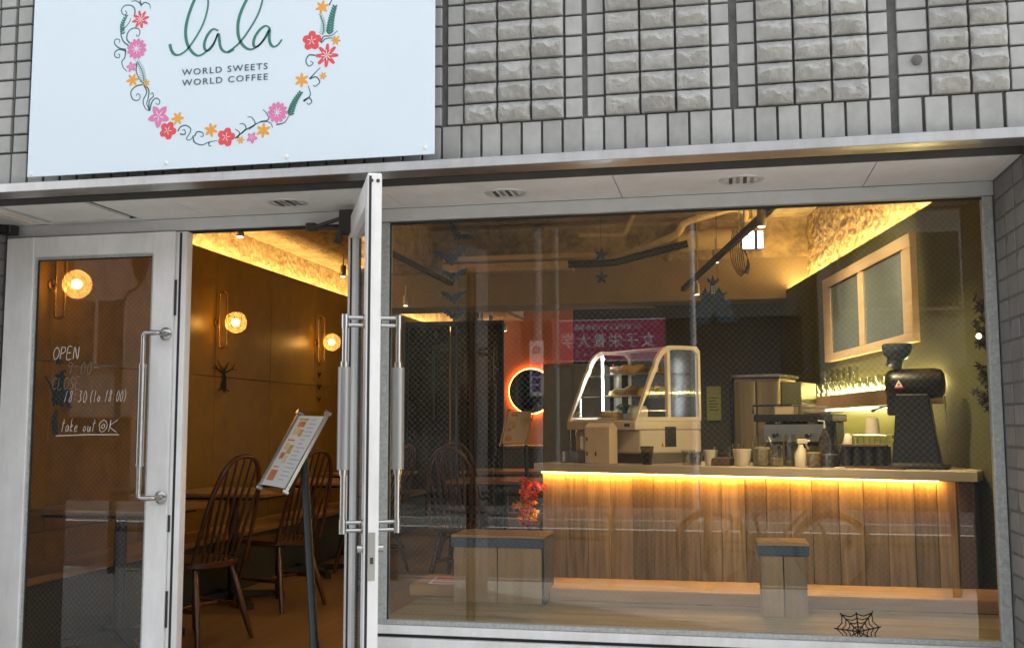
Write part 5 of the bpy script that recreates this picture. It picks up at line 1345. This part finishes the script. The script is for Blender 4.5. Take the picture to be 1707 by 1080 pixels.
pc2 = Vector((-1.709, 5.2, 1.424))
menu_stand(tuple(pc2), (-.06, -.05, -.30), (.235, -.03, .0), tuple(pc2+Vector((.06, .06, -.08))), (pc2.x+.09, pc2.y+.08, FZ), 'warm lit menu on a stand indoors, left of the counter', M['kraft'])

# autumn leaf garland hanging at the left end of the counter
gv = thing('leaf_garland', 'red and orange autumn leaf garland hanging at the left end of the counter', 'garland', tuple(cp(-.03, -.03, 0)))
LM = [plain('leaf_red', (.62, .045, .03), .6, var=.3, scale=30), plain('leaf_orange', (.68, .20, .03), .6, var=.3, scale=30), plain('leaf_gold', (.62, .36, .06), .6, var=.3, scale=30), plain('leaf_wine', (.30, .03, .06), .6, var=.3, scale=30)]
def maple(mat):
    pts = []; tips = 5
    for k in range(tips*2+1):
        a = math.radians(-35+250*k/(tips*2)); r = .036 if k % 2 == 0 else .017
        if k in (0, tips*2): r = .024
        pts.append((r*math.cos(a), r*math.sin(a)))
    mb = MB(); c = (0, -.004)
    P = [(x, 0.004*math.sin(9*i), z) for i, (x, z) in enumerate(pts)]
    for a, b in zip(P[:-1], P[1:]): mb.poly([(c[0], -.006, c[1]), a, b])
    mb.box(-.001, .001, -.004, -.002, -.03, -.006)
    return mb.mesh('leaf', mat)
LMESH = [maple(mm) for mm in LM]
for k in range(62):
    z = CT-.10-random.random()**.9*.28
    red = z > CT-.24
    q = LMESH[random.choice((0, 0, 0, 1) if red else (1, 1, 2, 2, 0, 3))]
    link('leaf', q, gv, (random.gauss(0.0 if red else -.02, .035), random.uniform(-.03, .03), z), (random.uniform(-.7, .7), random.uniform(0, 6.3), random.uniform(-.6, .6)))
mb = MB(); mb.tube(spline([(.03, .02, CT-.06), (.0, 0, CT-.15), (.01, 0, CT-.25), (-.01, 0, CT-.40)], 4), .003, 6); mb.build('stem', M['dark_wood'], gv)
# dark leafy wreath by the right jamb
wv = thing('leaf_wreath', 'dark leafy wreath on the green wall against the right window jamb', 'wreath', (rwx(2.22)-.03, 2.22, 1.78))
DL = plain('dark_dry_leaf', (.03, .022, .014), .7, var=.5, scale=40)
lmesh = maple(DL)
for k in range(70):
    z = random.uniform(-.27, .30)
    link('leaf', lmesh, wv, (random.uniform(-.06, .03), random.uniform(-.14, .14), z), (random.uniform(-1, 1), random.uniform(0, 6.3), random.uniform(-1.5, 1.5)))
MB().lathe([(.012*math.sin(math.pi*k/6), -.012*math.cos(math.pi*k/6)) for k in range(7)], (-.06, -.05, .10), 10, caps=False).build('fairy_light', M['spot'], wv, smooth=80)
MB().tube([(0, 0, -.3), (0, .02, .33)], .006, 6).build('stem', M['dark_wood'], wv)

# ================================================================== PAPER CUT-OUTS ON AND BEHIND THE GLASS
def cutout(name, outline, y, lab, cat, mat, group=None, holes=(), th=.0012):
    xs = [p[0] for p in outline]; zs = [p[1] for p in outline]; cx_, cz_ = (min(xs)+max(xs))/2, min(zs)
    mb = MB().prism([(x-cx_, 0, z-cz_) for x, z in outline], None, (0, th, 0))
    o = mb.build(name, mat, None, loc=(cx_, y, cz_)); bm = bmesh.new(); bm.from_mesh(o.data)
    bmesh.ops.triangulate(bm, faces=[f for f in bm.faces if len(f.verts) > 4]); bm.to_mesh(o.data); bm.free()
    return tag(o, lab, cat, group)
BAT = [(x, z*.8) for x, z in ((0, .10), (.05, .28), (.09, .12), (.15, .08), (.30, .22), (.55, .42), (1.0, .50), (.93, .30), (.80, .0), (.66, .08), (.56, -.20), (.40, -.12), (.28, -.46), (.16, -.38), (0, -.76))]
BAT = BAT+[(-x, z) for x, z in reversed(BAT[1:-1])]
def bat(cx_, cz_, w, rot, mat, lab):
    ca, sa = math.cos(rot), math.sin(rot)
    pts = [((x*ca-z*sa)*w/2+cx_, (x*sa+z*ca)*w/2+cz_) for x, z in BAT]
    o = cutout('paper_bat', pts, .56, lab, 'bat decoration', mat, 'black paper bats strung down the window')
    return o
BP = [(-1.009, 2.193), (-1.04, 2.108), (-1.026, 2.032), (-1.025, 1.947), (-1.025, 1.876)]
for k, (p, rot, w, l) in enumerate(zip(BP, (-.62, .12, .05, .03, -.05), (.115, .145, .108, .108, .10), ('topmost paper bat, tilted steeply, behind the window glass', 'second paper bat from the top, the widest of the string', 'third paper bat from the top behind the window glass', 'fourth paper bat from the top behind the window glass', 'lowest paper bat, hanging over the lit plaster triangle'))):
    bat(p[0], p[1], w, rot, M['black_card'] if k < 2 else M['grey_card'], l)  # blue-grey on the lower bats stands in for reflections veiling black card
tag(MB().tube([(BP[0][0], .5585, 2.30), (BP[0][0], .5585, BP[-1][1]-.02)], .0007, 5).build('bat_string', M['black_card']), 'thin black thread the paper bats hang from', 'string')
def star(c, r, y, lab, rot=0.0):
    pts = [(c[0]+(r if k % 2 == 0 else r*.42)*math.sin(k*math.pi/5+rot), c[1]+(r if k % 2 == 0 else r*.42)*math.cos(k*math.pi/5+rot)) for k in range(10)]
    return cutout('paper_star', pts, y, lab, 'star decoration', M['grey_card'], 'dark paper stars')
SPN = [(-0.448, 2.09), (-0.447, 2.002)]
star(SPN[0], .029, .56, 'upper dark paper star hanging behind the window glass', .15); star(SPN[1], .027, .56, 'lower dark paper star hanging behind the window glass')
tag(MB().tube([(SPN[0][0], .5585, 2.30), (SPN[0][0], .5585, SPN[1][1]-.02)], .0007, 5).build('star_string', M['black_card']), 'thin black thread the two stars hang from', 'string')
# haunted castle cut-out
CS = [(-0.113, 1.818), (-0.093, 1.836), (-0.097, 1.881), (-0.079, 1.896), (-0.074, 1.929), (-0.06, 1.956), (-0.052, 1.929), (-0.045, 1.942), (-0.042, 1.969), (-0.051, 1.974), (-0.055, 1.985), (-0.048, 1.989), (-0.04, 1.976), (-0.033, 2.002), (-0.025, 1.975), (-0.016, 1.988), (-0.009, 1.981), (-0.016, 1.97), (-0.023, 1.966), (-0.021, 1.937), (-0.012, 1.955), (0.001, 1.93), (0.014, 1.931), (0.018, 1.94), (0.016, 1.929), (0.005, 1.921), (0.011, 1.905), (0.039, 1.908), (0.026, 1.891), (0.034, 1.877), (0.021, 1.855), (0.046, 1.844), (0.076, 1.823), (0.05, 1.821), (-0.019, 1.821), (-0.019, 1.843), (-0.025, 1.861), (-0.033, 1.866), (-0.042, 1.857), (-0.045, 1.835), (-0.045, 1.817)]
cst = thing('paper_castle', 'dark haunted castle cut-out with pointed towers hanging in the window', 'castle decoration', (CS[0][0], .56, CS[0][1]))
mb = MB().prism([(x-CS[0][0], 0, z-CS[0][1]) for x, z in CS], None, (0, .0012, 0)); o = mb.build('outline', M['grey_card'], cst)
bm = bmesh.new(); bm.from_mesh(o.data); bmesh.ops.triangulate(bm, faces=[f for f in bm.faces if len(f.verts) > 4]); bm.to_mesh(o.data); bm.free()
WC = plain('castle_window_print', (.32, .26, .12), .8)
for px in [(-0.036, 1.955), (-0.027, 1.955), (-0.036, 1.944), (-0.027, 1.944), (-0.036, 1.933), (-0.028, 1.933)]: MB().box(px[0]-CS[0][0]-.003, px[0]-CS[0][0]+.003, -.0008, -.0002, px[1]-CS[0][1]-.004, px[1]-CS[0][1]+.004).build('little_window', WC, cst)
MB().tube([(CS[17][0]-CS[0][0], .0005, CS[17][1]-CS[0][1]), (CS[17][0]-CS[0][0], .0005, 2.30-CS[0][1])], .0007, 5).build('thread', M['black_card'], cst)
# cobweb with a spider on the outside of the window
cb = [(0.43, 0.746)][0]
cw = thing('cobweb_sticker', 'black cobweb sticker with a spider low on the window glass', 'sticker', (cb[0]+.006, .508, cb[1]-.012))
mb = MB(); N = 9
RAD = [.074*(1+.15*math.sin(k*2.3)) for k in range(N)]
def pr(k, f): a = 2*math.pi*k/N+.25; return (RAD[k % N]*f*math.cos(a), RAD[k % N]*f*math.sin(a))
for k in range(N): ribbon(mb, [(0, 0), pr(k, 1.05)], .0042, 0)
for f in (.28, .5, .72, .95):
    for k in range(N):
        a, b = pr(k, f), pr(k+1, f); mid = ((a[0]+b[0])/2*.86, (a[1]+b[1])/2*.86)
        ribbon(mb, [a, mid, b], .0032, 0)
mb.build('web', M['black_card'], cw)
mb = MB(); mb.lathe([(0, 0), (.013, .001), (0, .002)], (.075, 0, -.05), 14); sx, sz = .082, -.062
mb = MB(); mb.poly([(sx+.014*math.cos(a*.524), -.0006, sz+.020*math.sin(a*.524)) for a in range(12)]); mb.poly([(sx-.008+.009*math.cos(a*.524), -.0007, sz+.022+.009*math.sin(a*.524)) for a in range(12)])
for k in range(4):
    for sg_ in (-1, 1): ribbon(mb, [(sx, sz), (sx+sg_*.022, sz+.018-.012*k+.006), (sx+sg_*.032, sz+.006-.014*k)], .0028, -.0005)
mb.build('spider', M['black_card'], cw)
# witch on a broom, star: on the closed door's glass
WP = [(-2.764, 1.652), (-2.758, 1.655), (-2.723, 1.607), (-2.709, 1.62), (-2.713, 1.634), (-2.702, 1.639), (-2.719, 1.657), (-2.695, 1.661), (-2.687, 1.676), (-2.668, 1.678), (-2.659, 1.664), (-2.673, 1.671), (-2.675, 1.654), (-2.658, 1.649), (-2.674, 1.641), (-2.668, 1.619), (-2.673, 1.607), (-2.65, 1.594), (-2.638, 1.565), (-2.645, 1.55), (-2.63, 1.525), (-2.644, 1.515), (-2.664, 1.535), (-2.675, 1.54), (-2.669, 1.525), (-2.686, 1.53), (-2.695, 1.545), (-2.7, 1.531), (-2.708, 1.538), (-2.719, 1.526), (-2.723, 1.545), (-2.729, 1.558), (-2.721, 1.57), (-2.728, 1.59)]
cutout('witch_sticker', WP, .493, 'black witch on a broomstick stuck on the closed glass door', 'sticker', M['black_card'])
star([(-2.702, 1.714)][0], .020, .493, 'small dark star stuck on the closed glass door above the witch')
TW = [(-2.707, 1.516), (-2.699, 1.511), (-2.7, 1.471), (-2.689, 1.422), (-2.694, 1.4), (-2.714, 1.413), (-2.724, 1.457), (-2.723, 1.486)]
cutout('broom_sticker', TW, .493, 'ragged black bristle shape below the witch on the door glass', 'sticker', M['black_card'])
# bare tree cut-out and bat string on the boarded wall
tc = thing('paper_tree', 'bare black tree cut-out on the golden boarded wall', 'tree decoration', (-3.69, 3.853, 1.756))
def fl_tube(pts, r): MBT.tube(pts, r, 6)
MBT = MB()
for pts, r in (([(0, 0, -.03), (.0, .01, .12), (.0, -.01, .2)], [.03, .014, .012]), ([(0, 0, -.02), (0, -.06, -.05)], [.015, .005]), ([(0, 0, -.02), (0, .06, -.05)], [.015, .005]), ([(0, 0, -.02), (0, .02, -.07)], [.012, .004]),
               ([(0, 0, .16), (0, -.07, .21), (0, -.12, .22)], [.011, .008, .003]), ([(0, 0, .16), (0, .08, .22), (0, .11, .29)], [.011, .008, .003]), ([(0, 0, .18), (0, -.05, .27), (0, -.06, .31)], [.010, .006, .003]),
               ([(0, 0, .18), (0, .03, .27), (0, .05, .31)], [.010, .006, .003]), ([(0, -.07, .21), (0, -.10, .27)], [.007, .003]), ([(0, .08, .22), (0, .13, .22)], [.007, .003])): fl_tube(pts, r)
for k in range(len(MBT.v)): MBT.v[k] = (MBT.v[k][0]*.12, MBT.v[k][1]*1.55, MBT.v[k][2]*.62-.02)
MBT.build('silhouette', M['black_card'], tc)
for k, zz in enumerate((603, 621, 642, 660)):
    p = Vector(eval('(' + '%f,%f,%f' % ((-3.69, 5.72, 2.03-.115*k)) + ')'))
    pts = [(x*.045, z*.06) for x, z in BAT]
    o = MB().prism([(0, x, z) for x, z in pts], None, (.0012, 0, 0)).build('paper_bat', M['black_card'], None, loc=p)
    bm = bmesh.new(); bm.from_mesh(o.data); bmesh.ops.triangulate(bm, faces=[f for f in bm.faces if len(f.verts) > 4]); bm.to_mesh(o.data); bm.free()
    tag(o, ('first', 'second', 'third', 'lowest')[k]+' tiny black bat in the string below the third wall lamp', 'bat decoration', 'tiny bats below the third wall lamp')

# ================================================================== ACROSS THE STREET (seen in the glass)
BR1 = plain('pale_brick', (.22, .185, .16), .85, var=.12, scale=8); GL_D = plain('far_dark_glass', (.03, .035, .04), .25, var=.2, spec=.12); BEI = plain('beige_render', (.085, .078, .062), .85, var=.1, scale=2)
GRY = plain('grey_green_cladding', (.14, .155, .14), .7, var=.05, scale=3); DRK = plain('dark_shopfront', (.045, .043, .045), .5, var=.2); WHT = plain('pale_render', (.22, .22, .21), .8, var=.05)
def building(name, x0, x1, y, h, wall, lab, floors, cols, gf):
    t = thing(name, lab, 'building', ((x0+x1)/2, y, 0)); w = x1-x0
    MB().box(-w/2, w/2, -6, 0, gf, h).build('wall', wall, t)
    MB().box(-w/2, w/2, -6, -.25, -.02, gf).build('shop_front', DRK, t)
    for k in range(cols+1):
        x = -w/2+w*k/cols; a = max(-w/2, x-.14); b = min(w/2, x+.14)
        MB().box(a, b, -.2499, .02, 0, gf-.002).build('column', wall, t)
    for k in range(cols):
        x = -w/2+w*(k+.5)/cols; hw = w/cols/2-.3
        for f in range(floors):
            z = gf+.9+f*2.9
            fr = MB().box(x-hw, x+hw, .002, .05, z, z+1.3).build('window', WHT, t)
            for s_ in (-1, 1):
                MB().box(x+(.04 if s_ > 0 else -hw+.06), x+(hw-.06 if s_ > 0 else -.04), .051, .056, z+.06, z+1.24).build('pane', GL_D, fr)
    MB().box(-w/2-.03, w/2+.03, -6, .10, h, h+.25).build('parapet', WHT, t)
    return t
building('brick_building', -14.0, -8.6, -12.7, 5.6, BR1, 'pale brick building across the street, reflected in the closed door', 1, 3, 1.6)
building('office_building', -8.5, 1.4, -12.9, 5.8, BEI, 'beige building across the street behind the pink campus sign', 0, 4, 3.2)
building('clad_building', 1.5, 9.0, -12.7, 5.6, GRY, 'grey-green clad building across the street, reflected at the right of the window', 1, 3, 2.3)
cs = thing('campus_sign', 'pink-red banner with white Japanese lettering on the beige building', 'sign', (-1.867, -12.6, 2.824))
PNK = plain('banner_pink_red', (.50, .05, .15), .5, var=.04)
MB().box(-.93, .93, -.03, .03, -.33, .33).build('board', PNK, cs)
WB = plain('banner_border', (.92, .90, .90), .6)
for q in ((-.95, .95, .33, .345), (-.95, .95, -.345, -.33)): MB().box(q[0], q[1], -.03, .034, q[2], q[3]).build('border', WB, cs)
TOW = (math.pi/2, 0, math.pi)
for body, size, z, wd_ in (('女子栄養大学', .26, -.10, 1.55), ('KG 学校法人香川栄養学園', .11, .175, 1.1), ('サテライトオフィス', .12, -.275, 1.1)):
    me = text_mesh(body, size, WB, 1.05, 'CENTER', .002)
    if len(me.vertices):
        xs = [v.co.x for v in me.vertices]; k = wd_/(max(xs)-min(xs)); c_ = (max(xs)+min(xs))/2
        for v in me.vertices: v.co.x = (v.co.x-c_)*k
    link('lettering', me, cs, (0, .033, z), TOW)
# street furniture in the reflection
def pole(x, y, h, r, lab, mat):
    t = thing('utility_pole', lab, 'pole', (x, y, .1))
    MB().tube([(0, 0, 0), (0, 0, h)], [r, r*.8], 14).build('shaft', mat, t, smooth=50); MB().lathe([(r*1.6, 0), (r*1.6, .12), (r, .16)], n=14, caps=False).build('base', mat, t, smooth=50)
    return t
px = (-2.652, 11.4, 2.027)
p1 = pole(px[0], 1-11.4, 6.5, .075, 'pale steel pole with a small striped notice across the street', WHT)
MB().box(-.10, .10, .085, .10, 1.75, 2.55).build('notice_plate', M['paper'], p1)
mb = MB(); mb.lathe([(.055, 0), (.055, .004), (.035, .004), (.035, 0), (.055, 0)], (0, 0, 0), 20, Matrix.Translation((0, .101, 2.42)) @ Matrix.Rotation(-math.pi/2, 4, 'X'), caps=False); mb.build('ring_mark', M['black_card'], p1)
PUR = plain('notice_purple', (.20, .10, .30), .6)
for k in range(4): MB().box(-.06, .06, .1005, .104, 1.82+.11*k, 1.90+.11*k).build('printed_block', PUR, p1)
px = (-0.414, 11.4, 2.004)
pole(px[0], 1-11.4, 5.0, .05, 'slim grey pole across the street in front of the clad building', M['alu_matte'])
px = (-2.37, 11.4, 2.024)
pole(px[0], 1-11.4, 4.2, .04, 'slim pale pole across the street next to the notice pole', WHT)
# lantern lamp
lx = (-9.376, 11.4, 3.87)
ln = thing('street_lantern', 'old style street lantern on a bracket pole across the street', 'street lamp', (lx[0], 1-11.4, .1))
MB().tube([(0, 0, 0), (0, 0, 3.3)], .05, 12).build('pole', M['black'], ln, smooth=50)
MB().tube(spline([(0, 0, 3.2), (.12, 0, 3.45), (.25, 0, 3.5), (.32, 0, 3.62)], 4), .02, 8).build('bracket', M['black'], ln)
MB().lathe([(.06, 3.62), (.15, 3.95), (.17, 3.97), (.05, 4.15), (.02, 4.25), (0, 4.25)], (.32, 0, 0), 8).build('lantern', GL_D, ln)
# guard pipes on the near kerb
for k, x in enumerate((-4.6, -1.9, .8, 3.5)):
    g = thing('guard_pipe', ('guard pipe by the kerb at the far left', 'guard pipe by the kerb opposite the open doorway', 'guard pipe by the kerb opposite the counter', 'guard pipe by the kerb at the right')[k], 'railing', (x, -4.4, .1), 0, 'brown guard pipes along the kerb')
    BRN = M['dark_wall']
    MB().tube(spline([(-.95, 0, 0), (-.95, 0, .62), (-.85, 0, .75), (.85, 0, .75), (.95, 0, .62), (.95, 0, 0)], 5), .035, 10).build('frame', BRN, g, smooth=50)
    MB().tube([(-.93, 0, .40), (.93, 0, .40)], .022, 8).build('bar', BRN, g, smooth=50)
# parked bicycle
bp = (0.383, 6.3, 0.626)
bc = thing('parked_bicycle', 'dark city bicycle parked along the kerb behind the viewer, mirrored low in the window', 'bicycle', (bp[0], -5.3, .0), .04)
TY = plain('tyre_rubber', (.012, .012, .012), .8); FRB = plain('bicycle_frame_paint', (.03, .035, .05), .3, coat=.3)
for x in (-.52, .52):
    w = MB().tube([(x+.315*math.cos(2*math.pi*k/36), 0, .335+.315*math.sin(2*math.pi*k/36)) for k in range(36)], .018, 8, closed=True).build('wheel', TY, bc, smooth=60)
    MB().tube([(x+.292*math.cos(2*math.pi*k/36), 0, .335+.292*math.sin(2*math.pi*k/36)) for k in range(36)], .009, 6, closed=True).build('rim', M['closer'], w, smooth=60)
    mb = MB()
    for k in range(18): mb.tube([(x, .02*(-1)**k, .335), (x+.29*math.cos(k*math.pi/9), 0, .335+.29*math.sin(k*math.pi/9))], .0012, 4)
    o = mb.build('spokes', M['closer'], w); o['kind'] = 'stuff'
    MB().tube([(x+.345*math.cos(math.radians(a)), 0, .335+.345*math.sin(math.radians(a))) for a in range(20, 181, 10)], .014, 6).build('mudguard', M['closer'], bc, smooth=60)
mb = MB()
for a, b in (((-.52, 0, .335), (-.05, 0, .29)), ((-.52, 0, .335), (-.17, 0, .72)), ((-.05, 0, .29), (-.22, 0, .88)), ((-.05, 0, .29), (.36, 0, .74)), ((-.17, 0, .62), (.36, 0, .80)), ((.36, 0, .68), (.32, 0, .98)), ((.36, 0, .70), (.52, 0, .335))): mb.tube([a, b], .016, 8)
mb.build('frame', FRB, bc, smooth=60)
MB().tube(spline([(.20, -.27, .98), (.30, -.22, 1.0), (.33, 0, .98), (.30, .22, 1.0), (.20, .27, .98)], 5), .012, 8).build('handlebar', M['chrome'], bc, smooth=60)
MB().ring([[(-.36, -.08, .90), (-.36, .08, .90), (-.36, .06, .86), (-.36, -.06, .86)], [(-.22, -.07, .92), (-.22, .07, .92), (-.22, .05, .88), (-.22, -.05, .88)], [(-.08, -.015, .915), (-.08, .015, .915), (-.08, .012, .89), (-.08, -.012, .89)]]).build('saddle', M['black'], bc, bevel=.008)
MB().lathe([(.0, -.02), (.09, -.02), (.09, -.015), (0, -.015)], n=24, mat=Matrix.Translation((-.05, 0, .29)) @ Matrix.Rotation(math.pi/2, 4, 'X')).build('chainring', M['steel'], bc, smooth=40)
for s_ in (-1, 1):
    MB().tube([(-.05, .03*s_, .29), (-.05+.12*s_, .06*s_, .29-.12*s_)], .009, 6).build('crank', M['steel'], bc); MB().box(-.05+.12*s_-.04, -.05+.12*s_+.04, .07*s_-.03, .07*s_+.03, .16 if s_ > 0 else .40, .18 if s_ > 0 else .42).build('pedal', M['black'], bc)
mb = MB()
for sx in (.60, .86):
    for sy in (-.15, .15): mb.tube([(sx-.0, sy, .70), (sx, sy, .92)], .005, 5)
for zz in (.70, .78, .85, .92): mb.tube([(.60, -.15, zz), (.86, -.15, zz), (.86, .15, zz), (.60, .15, zz)], .005, 5, closed=True)
mb.build('basket', M['steel'], bc)
# street tree
tx = (-4.423, 11.4, 1.602)
tr_ = thing('street_tree', 'leafy street tree across the road, reflected at the left of the window', 'tree', (tx[0], 1-11.4, .1))
BARK = plain('bark', (.07, .05, .035), .9, var=.3, bmp=.6); LEAF = plain('foliage', (.045, .075, .03), .7, var=.5, scale=3)
MB().tube([(0, 0, 0), (.04, 0, .9), (-.03, .03, 1.9), (.05, 0, 2.8)], [.10, .08, .065, .04], 10).build('trunk', BARK, tr_, smooth=60)
for a in range(5):
    an = a*1.26; MB().tube([(0, 0, 1.5+.2*a), (.35*math.cos(an), .35*math.sin(an), 2.0+.2*a), (.6*math.cos(an), .6*math.sin(an), 2.5+.15*a)], [.035, .025, .01], 7).build('limb', BARK, tr_, smooth=60)
mb = MB(); rr = random.Random(5)
CL = [(rr.gauss(0, .42), rr.gauss(0, .4), rr.uniform(1.6, 3.6), rr.uniform(.22, .42)) for _ in range(34)]
for cx_, cy_, cz_, cr in CL:
    for _ in range(75):
        d = Vector((rr.gauss(0, 1), rr.gauss(0, 1), rr.gauss(0, 1))).normalized()*cr*rr.random()**.4
        p = Vector((cx_, cy_, cz_))+d; a = Vector((rr.gauss(0, 1), rr.gauss(0, 1), rr.gauss(0, 1))).normalized()*.055; b = a.cross(Vector((rr.gauss(0, 1), rr.gauss(0, 1), rr.gauss(0, 1)))).normalized()*.03
        mb.quad(p-a, p+b, p+a, p-b)
mb.build('crown', LEAF, tr_)
